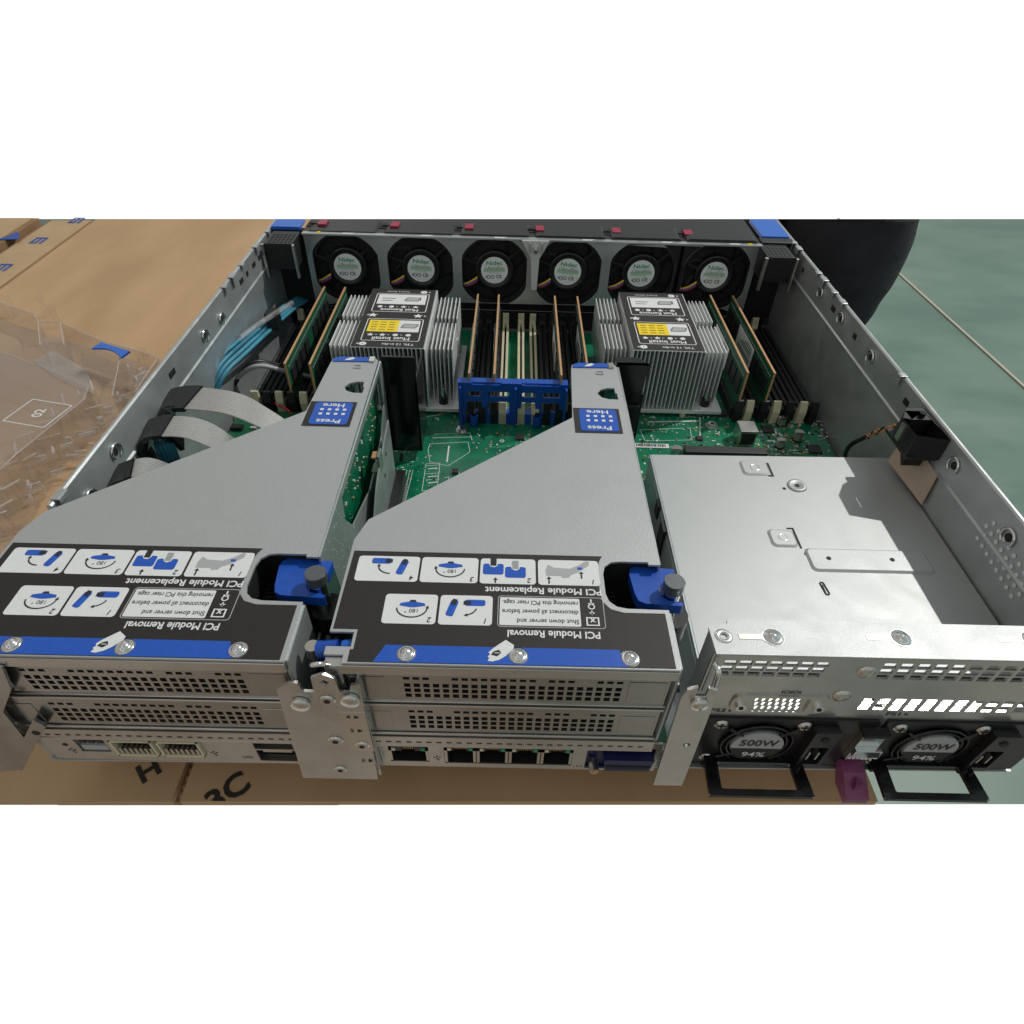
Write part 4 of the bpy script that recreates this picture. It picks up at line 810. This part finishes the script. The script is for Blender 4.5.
# ------------------------------------------------------------------ power supplies
def make_psu():
    t = thing('power_supply', '', 'power supply', (0, 0, 0), 'hot swap power supplies'); X = XZ; w = .0722
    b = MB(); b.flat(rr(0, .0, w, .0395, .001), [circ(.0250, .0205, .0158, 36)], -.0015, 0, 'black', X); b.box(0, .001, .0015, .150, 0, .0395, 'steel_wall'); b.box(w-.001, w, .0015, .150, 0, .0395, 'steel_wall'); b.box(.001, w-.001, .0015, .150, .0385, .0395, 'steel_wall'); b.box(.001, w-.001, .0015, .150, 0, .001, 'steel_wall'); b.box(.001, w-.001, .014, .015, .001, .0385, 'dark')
    b.build('housing', t, .0003)
    b = MB()
    for r in (.0152, .0128): 
        n = 40; b.tube([(.0250+r*math.cos(2*math.pi*k/n), .0205+r*math.sin(2*math.pi*k/n), .0012) for k in range(n+1)], .0006, 'gloss', 6, 1, X)
    for a in (45, 135, 225, 315): 
        c, s_ = math.cos(math.radians(a)), math.sin(math.radians(a)); b.tube([(.0250+.010*c, .0205+.010*s_, .0014), (.0250+.0205*c, .0205+.0175*s_, .0008)], .0008, 'gloss', 6, 2, X)
    for k in range(7):
        a = k*360/7; c0 = [(.0250+r*math.cos(math.radians(a+q)), .0205+r*math.sin(math.radians(a+q))) for r, q in ((.008, 0), (.0148, 12), (.0148, 40), (.008, 30))]; b.prism(c0, -.009, -.007, 'chip', X)
    b.build('fan_grille', t)
    b = MB(); b.cyl(.0250, .0205, .0112, .0006, .0020, 'labelgrey', X, 36); b.cyl(.0250, .0205, .0112, .0020, .0021, 'labelgrey', X, 36)
    hb = [(.0250+.0112*math.cos(math.radians(a)), .0205+.0112*math.sin(math.radians(a))) for a in range(190, 351, 8)]; b.prism(hb, .0021, .0022, 'labelblack', X)
    b.text('500W', .0070, .0250, .0232, .0023, 'ink', X, bold=.02, width=.0165); b.text('94%', .0056, .0250, .0136, .0024, 'labelwhite', X, bold=.01, width=.0100); b.text('80 PLUS', .0014, .0250, .0184, .0023, 'ink', X); b.build('wattage_label', t)
    for x, z in ((.0065, .0350), (.0415, .0350), (.0300+.0095, .0045), (.0065, .0060)):
        b = MB(); b.cyl(x, z, .0030, .0002, .0011, 'nickel', X, 20, .0022); b.box(x-.0018, x+.0018, z-.0003, z+.0003, .0011, .0013, 'dark', X); b.box(x-.0003, x+.0003, z-.0018, z+.0018, .0011, .00135, 'dark', X); b.build('screw', t)
    b = MB(); b.flat(rr(.0450, .0060, .0560, .0360, .001), [rr(.0465, .0090, .0545, .0240, .001)], .0002, .0040, 'black', X); b.box(.0480, .0490, .0120, .0180, .0, .0035, 'nickel', X); b.box(.0520, .0530, .0120, .0180, .0, .0035, 'nickel', X)
    b.cyl(.0505, .0305, .0018, .0040, .0044, 'dark', X); b.build('power_inlet', t, .0003)
    b = MB(); zt = .0085; hr = at(940, 802, zt).y-.0084; hi = at(940, 795, zt).y-.0084
    b.flat([(.0050, 0), (.0480, 0), (.0490, hr), (.0040, hr)][::-1], [[(.0105, -.0035), (.0425, -.0035), (.0430, hi), (.0098, hi)]], zt-.002, zt, 'gloss'); b.box(.0050, .0085, -.004, 0, .002, zt, 'gloss'); b.box(.0445, .0480, -.004, 0, .002, zt, 'gloss'); b.build('handle', t, .0008)
    b = MB(); b.box(.0662, .0760, -.0030, .0, .0120, .0330, 'chrome'); b.box(.0655, .0768, -.0055, -.0030, .0190, .0240, 'chrome'); b.box(.0655, .0768, -.0042, .0, .0330, .0350, 'dark')
    for i in range(5):
        for j in range(2): b.box(.0668+i*.0018, .0679+i*.0018, -.0032, -.0029, .0130+j*.0024, .0144+j*.0024, 'labelwhite')
    b.build('latch_spring', t, .0004)
    hp_ = at(860, 800, .002).y-.0084; b = MB(); b.prism([(hp_, -.0040), (hp_, .0005), (-.0060, .0060), (.0, .0070), (.0, .0020), (-.006, -.0040)][::-1], .0665, .0765, 'purple', YZ); b.prism([(.0695, hp_+.003), (.0718, -.0075), (.0738, hp_+.004)][::-1], .0015, .0062, 'purple'); b.build('release_tab', t, .0008)
    return t
ps = make_psu(); PSY = .0084
ps.location = (.2868, PSY, .0020); ps['label'] = 'left 500W hot swap power supply, between the rear bracket and the purple release tab'
p1_ = dup(ps, (.3620, PSY, .0020), 'right 500W hot swap power supply, nearest the green floor')
for c in list(p1_.children):          # its release tab and spring lie outside what the photograph shows
    if c.name.startswith(('release_tab', 'latch_spring')): bpy.data.objects.remove(c)
# the 20 mm handle ends where the picture ends
# ------------------------------------------------------------------ intrusion switch and its cable
t = thing('intrusion_switch', 'black lid switch box clipped to the right chassis wall', 'switch', (.4335, .150, .064))
b = MB(); b.flat([(-.0165, .0), (0, -.004), (0, .0260), (-.0105, .0260), (-.0165, .016)], [rc(-.0125, .0145, -.0020, .0230)], .008, .0215, 'black'); b.box(-.0165, 0, -.004+.002, .0255, .0060, .0080, 'black'); b.prism([(-.013, .004), (-.002, .004), (-.002, .018), (-.007, .018)], -.002, .006, 'black'); b.build('housing', t, .0005)
b = MB(); b.cyl(-.006, .0175, .0017, .012, .0240, 'gloss'); b.cyl(-.0065, .0195, .0028, .010, .018, 'tapeamber'); b.build('plunger', t)
b = MB(); b.box(-.0175, -.0165, .010, .014, .010, .020, 'nickel'); b.build('terminal', t)
t = thing('switch_cable', 'thin twisted cable with black sleeve running from the lid switch to the board', 'cable', tuple(at(850, 450, .03)))
o3 = Vector(t.location)
P3 = [Vector((.4255, .176, .074))-o3, at(878, 431, .060)-o3, at(866, 437, .050)-o3, at(852, 444, .040)-o3, at(846, 452, .028)-o3, at(845, 462, .012)-o3]
b = MB(); b.tube(P3[2:], .0014, 'wire_k', 8); b.build('sleeve', t)
for k in range(3):
    b = MB(); pts = []
    for i in range(15):
        u = i/14*2; i0 = min(int(u), 1); f_ = u-i0; q = P3[i0].lerp(P3[i0+1], f_); a = i*1.3+k*2.1; pts.append(q+Vector((0, math.cos(a), math.sin(a)))*.0014)
    b.tube(pts, .0006, ('wire_k', 'wire_o', 'wire_o')[k], 6, 3); b.build('wire', t)
pa = [at(881, 437, .0680) , at(916, 472, .062), at(914, 488, .050), at(880, 458, .050)]
b = MB(); b.add([(.4325, .178, .0700), (.4325, .140, .0660), (.4318, .138, .0470), (.4285, .176, .0480)], [(0, 1, 2, 3)], 'tapeamber'); b.add([(.4330, .178, .0700), (.4330, .140, .0660), (.4323, .138, .0470), (.4290, .176, .0480)], [(3, 2, 1, 0)], 'tapeamber'); tag(b.build('insulation_film'), 'beige insulating film stuck on the right wall under the black lid switch', 'film')
# ------------------------------------------------------------------ cables on the left
sas = ['outermost cyan cable of the bundle along the left wall', 'second cyan cable from the left wall', 'third cyan cable from the left wall', 'innermost cyan cable of the bundle along the left wall']
for k in range(4):
    pts = [at(308+k*2, 292+k*1.5, .020), at(288+k*2, 303+k*2, .032), at(262+k*2.4, 322+k*3, .044), at(236+k*3, 343+k*3.6, .050), at(217+k*3.4, 362+k*3, .050), at(208+k*3, 385+k*2, .040), at(203+k*3, 410, .025)]
    b = MB(); o0 = pts[0].copy(); b.tube([p-o0 for p in pts], .0014, 'cyan', 8); o = b.build('data_cable'); o.location = o0; tag(o, sas[k], 'cable', 'cyan data cables along the left wall')
b = MB(); o0 = at(275, 318, .05); 
t = thing('cable_clip', 'translucent cable retainer with a black buckle holding the cyan cables', 'cable clip', tuple(o0))
b.tube([at(292, 303, .053)-o0, at(262, 322, .058)-o0, at(240, 338, .060)-o0], .0020, 'frost', 8); b.build('strap', t)
b = MB(); b.box(-.006, .003, -.006, .006, -.008, .006, 'black'); b.build('buckle', t, .001)
for k in range(3):
    pts = [at(325-k*2, 380-k*2, .012), at(288-k*3, 372-k*3, .030), at(258-k*2, 366-k*2, .040), at(238, 378, .030), at(228, 400, .014)]
    b = MB(); o0 = pts[0].copy(); b.tube([p-o0 for p in pts], .0017, 'wire_k' if k else 'labelgrey', 8); o = b.build('power_cable'); o.location = o0
    tag(o, ('thin grey cable lying beside the cyan bundle', 'upper thin black cable beside the cyan bundle', 'lower thin black cable beside the cyan bundle')[k], 'cable')
b = MB(); b.tube([at(270, 402, .016), at(285, 408, .018), at(292, 414, .014)], .0008, 'wire_r', 6); tag(b.build('signal_wire'), 'short red wire near the left memory sockets', 'wire')
def ribbon(path, wdir, width, lab, ncond=12, lift=.0006, grp='silver ribbon cables at the left wall'):
    P = [Vector(p) for p in path]; Q = []
    for i in range(len(P)-1):
        a, b_, c, d = P[max(i-1, 0)], P[i], P[i+1], P[min(i+2, len(P)-1)]
        for k in range(8):
            u = k/8; Q.append(.5*((2*b_)+(c-a)*u+(2*a-5*b_+4*c-d)*u*u+(3*b_-a-3*c+d)*u**3))
    Q.append(P[-1]); o0 = Q[0].copy(); t = thing('ribbon_cable', lab, 'ribbon cable', tuple(o0), grp)
    def strip_(i0, i1, m, name, th, r=0):
        v = []; n = ncond*3+1; f = []; fm = []
        for q in Q[i0:i1]:
            i = Q.index(q); tg = (Q[min(i+1, len(Q)-1)]-Q[max(i-1, 0)]).normalized(); wd = Vector(wdir); wd = (wd-tg*wd.dot(tg)).normalized(); nm = tg.cross(wd); nm = nm if nm.z > 0 else -nm
            for s_ in (1, -1):
                for k in range(n): v.append(q-o0+wd*width*(k/(n-1)-.5)*(1+r)+nm*s_*(th+(lift*.5 if k % 3 else -lift*.25)*(1 if name == 'ribbon' else .3)))
        m2 = 2*n
        for i in range(i1-i0-1):
            for k in range(n-1):
                f.append((i*m2+k, i*m2+k+1, (i+1)*m2+k+1, (i+1)*m2+k)); f.append((i*m2+n+k, (i+1)*m2+n+k, (i+1)*m2+n+k+1, i*m2+n+k+1))
            f.append((i*m2, (i+1)*m2, (i+1)*m2+n, i*m2+n)); f.append((i*m2+n-1, i*m2+2*n-1, (i+1)*m2+2*n-1, (i+1)*m2+n-1))
        if name == 'ribbon': dk = [q for q in f if any((i % m2) % n % 3 == 0 and (i % m2) < n for i in q[:2]) and q[1]-q[0] == 1 and (q[0] % m2) % 3 == 2]; f = [q for q in f if q not in dk]
        else: dk = []
        b = MB(); b.add(v, f, m, None, False); b.add([tuple(p) for p in v], dk, 'grey_ink') if dk else None; b.build(name, t)
    k = 20; strip_(0, k, 'sleeve', 'sleeve', .0014, .06); strip_(k-1, len(Q), 'ribbon', 'ribbon', .0004)
ribbon([at(182, 436, .045), at(163, 412, .0665), at(178, 399, .0715), at(225, 402, .073), at(258, 415, .068), at(292, 436, .055), at(318, 460, .040)], (-.25, .97, 0), .0215, 'uppermost silver ribbon cable, arching from the left wall under the left riser')
ribbon([at(160, 462, .045), at(143, 440, .0665), at(157, 428, .0715), at(190, 428, .072), at(222, 442, .066), at(250, 462, .050)], (-.2, .98, 0), .0185, 'middle silver ribbon cable, just below the uppermost one')
ribbon([at(128, 502, .045), at(112, 484, .0655), at(126, 472, .0700), at(150, 468, .070), at(190, 484, .055)], (-.2, .98, 0), .015, 'lowest silver ribbon cable, mostly black sleeve, at the edge of the left riser cover')
for k in range(5):
    pts = [at(156+k*4, 440+k*1, .062), at(158+k*4, 450, .058), at(164+k*4, 462, .048), at(173+k*4, 474, .035)]
    b = MB(); o0 = pts[0].copy(); b.tube([p-o0 for p in pts], .0013, 'cyan', 8); o = b.build('flat_cable_strand'); o.location = o0
    tag(o, 'thin pale blue strand between the middle and lowest ribbon cables', 'cable', 'pale blue strands under the middle ribbon cable')
b = MB(); b.box(.006, .092, .150, .262, .0105, .0125, 'green'); 
for _ in range(70):
    x, y = random.uniform(.008, .09), random.uniform(.152, .26); s_ = random.choice((.001, .002, .004)); b.box(x-s_, x+s_, y-s_*.6, y+s_*.6, .0125, .0125+s_*.7, random.choice(('chip', 'nickel', 'black', 'labelgrey')))
tag(b.build('storage_card'), 'dark green card with small components under the ribbon cables', 'circuit board')
# ------------------------------------------------------------------ clear air duct lying on the carton
t = thing('clear_air_duct', 'transparent plastic air duct lying on the cardboard left of the server', 'air duct', (-.20, .30, CZ))
o0 = Vector(t.location)
def wall_seg(b, p, q, z0, z1, th=.0012, m='clear'):
    p = Vector(p)-o0; q = Vector(q)-o0; d = (q-p); d.z = 0; n_ = Vector((-d.y, d.x, 0)).normalized()*th/2
    v = [p+n_, q+n_, q-n_, p-n_]; v = [Vector((a.x, a.y, z0)) for a in v]+[Vector((a.x, a.y, z1)) for a in v]
    b.add(v, [(3, 2, 1, 0), (4, 5, 6, 7), (0, 1, 5, 4), (1, 2, 6, 5), (2, 3, 7, 6), (3, 0, 4, 7)], m)
H1 = .022
L1 = [at(-40, 285, CZ+H1), at(2, 303, CZ+H1), at(34, 314, CZ+H1), at(38, 322, CZ+H1), at(60, 322, CZ+H1), at(100, 340, CZ+H1), at(128, 348, CZ+H1), at(136, 350, CZ+H1), at(158, 357, CZ+H1)]
b = MB()
for p_, q_ in zip(L1, L1[1:]): wall_seg(b, p_, q_, 0, H1)
wall_seg(b, L1[-1], at(135, 392, CZ+H1), 0, H1); wall_seg(b, at(120, 356, CZ+H1), at(112, 396, CZ+H1), 0, H1); wall_seg(b, L1[7], at(130, 380, CZ+H1), 0, .018); wall_seg(b, L1[3], at(40, 345, CZ+.02), 0, .018); wall_seg(b, at(60, 322, CZ+H1), at(64, 345, CZ+.02), 0, .018)
b.build('rear_wall', t, .0003)
b = MB(); top = [at(-60, 330, CZ+.03), at(0, 352, CZ+.03), at(45, 368, CZ+.03), at(88, 388, CZ+.03), at(84, 400, CZ+.03), at(16, 455, CZ+.03), at(-10, 480, CZ+.03), at(-80, 470, CZ+.03)]
b.prism([(p_.x-o0.x, p_.y-o0.y) for p_ in top][::-1], .030, .0312, 'clear'); b.build('top_plate', t, .0004)
b = MB()
for p_, q_ in zip(top, top[1:]): wall_seg(b, p_, q_, .0, .0300)
b.build('skirt_wall', t, .0003)
b = MB(); b.tube([p_-o0+Vector((0, 0, .0005)) for p_ in top]+[top[0]-o0+Vector((0, 0, .0005))], .0005, 'edge', 6, 1); b.build('edge_glint', t)  # thin pale beads added as edge highlights on the duct
b = MB(); b.tube([p_-o0 for p_ in L1], .0005, 'edge', 6, 1); b.build('edge_glint', t)
for p_, q_ in ((L1[-1], at(135, 392, CZ+H1)), (at(120, 356, CZ+H1), at(112, 396, CZ+H1)), (L1[3], at(40, 345, CZ+.02)), (at(60, 322, CZ+H1), at(64, 345, CZ+.02))):
    b = MB(); b.tube([p_-o0, q_-o0], .00045, 'edge', 6, 1); b.build('edge_glint', t)
b = MB(); lo = [at(-60, 300, CZ), at(30, 330, CZ), at(150, 366, CZ), at(140, 400, CZ), at(60, 470, CZ), at(20, 545, CZ), at(-60, 600, CZ)]
b.prism([(p_.x-o0.x, p_.y-o0.y) for p_ in lo][::-1], .0005, .0016, 'clear'); b.build('base_plate', t)
b = MB()
for px, py in ((70, 412), (60, 425), (48, 436), (32, 448), (24, 462), (38, 470), (14, 480), (20, 498), (6, 505), (10, 520), (0, 530), (85, 405), (98, 398), (100, 420), (56, 450)):
    p_ = at(px, py, CZ+.01)-o0; w = random.uniform(.004, .010); a = random.choice((35, 125, 60)); L = T(p_.x, p_.y, 0) @ Rz(a)
    b = MB(); b.box(-w, w, -.0006, .0006, .0016, .022, 'clear', L); b.box(-w, w, -.0007, .0007, .0221, .0226, 'edge', L); b.box(-.0006, .0006, .0007, w*.7, .0016, .018, 'clear', L); b.build('rib_glint', t, .0002)  # pale top strip imitates the glint along each rib
for q_ in range(80):  # random small bars added as glints in the clear plastic
    u = random.random(); px, py = 150-u*150+random.uniform(-14, 10), 372+u*160+random.uniform(-16, 16)
    p_ = at(px, py, CZ+.01)-o0; L = T(p_.x, p_.y, 0) @ Rz(random.choice((35, 125, 60, 10))); w = random.uniform(.0015, .006); z_ = random.uniform(.002, .016)
    b = MB(); b.box(-w, w, -.0009, .0009, z_, z_+random.uniform(.002, .006), random.choice(('clear', 'edge', 'clear')), L); b.build('rib_glint', t, .0003)
for px, py in ((143, 352), (146, 380), (120, 405), (98, 428), (40, 300), (52, 310), (8, 300)):
    p_ = at(px, py, CZ+.018)-o0; b = MB(); b.cyl(p_.x, p_.y, .0026, .0016, .022, 'clear', n=14); b.build('peg', t, .0002)
b = MB(); p0, p1 = at(100, 340, CZ+.026)-o0, at(129, 349, CZ+.026)-o0; n = 10
v = []
for k in range(n+1):
    u = k/n; q = p0.lerp(p1, u); dip = .010*math.sin(math.pi*u); v += [(q.x, q.y, .024), (q.x-.002, q.y-.012+dip*.6, .0245)]
vv = v+[(x, y, z-.0015) for x, y, z in v]; K = len(v)
f = [(2*k, 2*k+1, 2*k+3, 2*k+2) for k in range(n)]+[(K+2*k+2, K+2*k+3, K+2*k+1, K+2*k) for k in range(n)]+[(2*k+1, K+2*k+1, K+2*k+3, 2*k+3) for k in range(n)]+[(2*k, 2*k+2, K+2*k+2, K+2*k) for k in range(n)]
b.add(v=None, fs=None, m=None) if 0 else b.add(vv, f, 'blue_tab'); b.build('finger_tab', t)
b = MB(); q = [at(81, 353, CZ+.02), at(117, 366, CZ+.02), at(116, 384, CZ+.002), at(82, 368, CZ+.002)]; b.add([p_-o0 for p_ in q], [(3, 2, 1, 0)], 'frost'); b.build('frosted_panel', t)
b = MB(); c = at(38, 413, CZ+.0315)-o0; L = T(c.x, c.y, .0314) @ Rz(-12)
b.flat(rr(-.0175, -.0150, .0175, .0150, .001), [rr(-.0168, -.0143, .0168, .0143, .0008)], 0, .0002, 'labelwhite', L); b.text('02', .0105, .001, 0, .0003, 'labelwhite', L, rot=105, bold=.015); b.build('marked_square', t)
b = MB(); q = [at(34, 362, CZ+.001), at(55, 352, CZ+.001), at(88, 372, CZ+.001), at(96, 396, CZ+.001), at(60, 380, CZ+.001)]; b.prism([(p_.x-o0.x, p_.y-o0.y) for p_ in q][::-1], .0018, .0024, 'frost'); b.build('foil_patch', t)
# ------------------------------------------------------------------ person
def person():
    t = thing('person', 'person in loose black trousers standing on the green floor behind the right chassis wall', 'person', (.64, .73, FZ))
    prof = [(.0, .050, .050, 0, .0), (.04, .052, .052, 0, 0), (.10, .056, .058, .001, 0), (.18, .062, .064, .002, .002), (.26, .066, .068, -.001, .004), (.31, .073, .074, .001, .0), (.35, .076, .078, .001, -.006), (.39, .079, .080, -.004, -.010), (.43, .078, .082, -.008, -.006), (.47, .080, .084, -.010, 0), (.55, .084, .088, -.010, 0)]
    def leg(cx, cy, sgn, tw):
        b = MB(); n = 28; m_ = 60; v = []; f = []; ring = 0
        for i in range(m_+1):
            z = .06+(.46)*i/m_
            for a, c in zip(prof, prof[1:]):
                if a[0] <= z <= c[0]: u = (z-a[0])/(c[0]-a[0]); u = u*u*(3-2*u); rx, ry, dx, dy = [a[k]+(c[k]-a[k])*u for k in (1, 2, 3, 4)]
            for k in range(n):
                w = 2*math.pi*k/n; fold = 1+.022*math.sin(3*w+z*38+tw)+.018*math.sin(5*w-z*60+tw)*math.exp(-((z-.34)/.09)**2)
                X_, Y_ = cx+dx*sgn+rx*fold*math.cos(w), cy+dy+ry*fold*math.sin(w); v.append([X_, Y_, z])
        # keep the stretch of leg that the photograph shows
        for q in v:
            wx, wy = q[0]+.64, q[1]+.73; zz = q[2]+FZ
            if wy > cutY(wx, zz):     # above the last row in view: slide down along the leg
                while wy > cutY(wx, zz) and zz > FZ: zz -= .0005
                q[2] = zz-FZ
        for i in range(m_):
            for k in range(n): f.append((i*n+k, i*n+(k+1) % n, (i+1)*n+(k+1) % n, (i+1)*n+k))
        b.add(v, f, 'cloth', None, True); b.add(v[-n:], [tuple(range(n))], 'cloth'); return b
    leg(-.012, 0, 1, 0).build('trouser_leg', t); leg(-.150, .075, -1, 1.7).build('trouser_leg', t)
    for cx, cy in ((-.012, 0), (-.150, .075)):
        b = MB(); v = []; n = 16; f = []
        S_ = [(-.075, .03, .030), (-.06, .040, .055), (-.01, .042, .075), (.05, .042, .075), (.10, .046, .060), (.15, .048, .045), (.19, .040, .035), (.205, .018, .020)]
        for y, w, h in S_: v += [(cx+w*math.cos(2*math.pi*k/n), cy-y, max(.002, h/2+h/2*math.sin(2*math.pi*k/n)*1.0)) for k in range(n)]
        for i in range(len(S_)-1):
            for k in range(n): f.append((i*n+k, i*n+(k+1) % n, (i+1)*n+(k+1) % n, (i+1)*n+k))
        b.add(v, f+[tuple(range(n)), tuple(range(len(v)-1, len(v)-n-1, -1))], 'shoe', None, True); b.build('shoe', t)
person()
# ------------------------------------------------------------------ world and lamp
wd = bpy.data.worlds.new('World'); S.world = wd; wd.use_nodes = True; nt = wd.node_tree; bg = nt.nodes['Background']
tc = nt.nodes.new('ShaderNodeTexCoord'); sp = nt.nodes.new('ShaderNodeSeparateXYZ'); nt.links.new(tc.outputs['Generated'], sp.inputs[0])
def mr(src, a, b_, c=0, d=1):
    r = nt.nodes.new('ShaderNodeMapRange'); r.inputs[1].default_value = a; r.inputs[2].default_value = b_; r.inputs[3].default_value = c; r.inputs[4].default_value = d; nt.links.new(src, r.inputs[0]); return r.outputs[0]
def mixc(f, c1, c2):
    m = nt.nodes.new('ShaderNodeMix'); m.data_type = 'RGBA'; nt.links.new(f, m.inputs[0])
    for k, c in ((6, c1), (7, c2)):
        if isinstance(c, tuple): m.inputs[k].default_value = (*c, 1)
        else: nt.links.new(c, m.inputs[k])
    return m.outputs[2]
side = mr(sp.outputs['X'], -.6, .7)
hall = mixc(side, (.34, .31, .28), (.30, .365, .37))
n = nt.nodes.new('ShaderNodeTexNoise'); n.inputs['Scale'].default_value = 2.2; n.inputs['Detail'].default_value = 2; nt.links.new(tc.outputs['Generated'], n.inputs['Vector'])
hall = mixc(mr(n.outputs[0], .60, .70), hall, (1.3, 1.4, 1.42))  # bright patches added overhead so plastic and steel catch highlights
rear_tones = mixc(mr(sp.outputs['X'], -.05, .35), (.17, .125, .085), (.16, .19, .17))  # brown and green tones made up for the rear panels to reflect
n2 = nt.nodes.new('ShaderNodeTexNoise'); n2.inputs['Scale'].default_value = 3.5; nt.links.new(tc.outputs['Generated'], n2.inputs['Vector'])
rear_tones = mixc(mr(n2.outputs[0], .50, .64), rear_tones, (.46, .41, .35))  # paler patches added for contrast in those reflections
low = mixc(mr(sp.outputs['Y'], -.12, -.02), rear_tones, (1.02, 1.02, 1.02))     # made-up reflection tones behind the viewer, plain white void ahead
col = mixc(mr(sp.outputs['Z'], -.03, .0), low, hall)
nt.links.new(col, bg.inputs['Color']); bg.inputs['Strength'].default_value = 1
lp = bpy.data.lights.new('lamp', 'AREA'); lp.shape = 'DISK'; lp.size = .045; lp.energy = 62; lp.color = (1, .97, .92)
lo_ = bpy.data.objects.new('lamp', lp); C.objects.link(lo_); d = Vector((.74, .46, 1)).normalized(); lo_.location = Vector((.25, .2, .05))+d*3.2; lo_.rotation_euler = d.to_track_quat('Z', 'Y').to_euler()
S.view_settings.view_transform = 'Standard'; S.view_settings.look = 'None'; S.view_settings.gamma = 1; S.view_settings.exposure = .12
S.render.engine = 'CYCLES'; S.cycles.transparent_max_bounces = 32
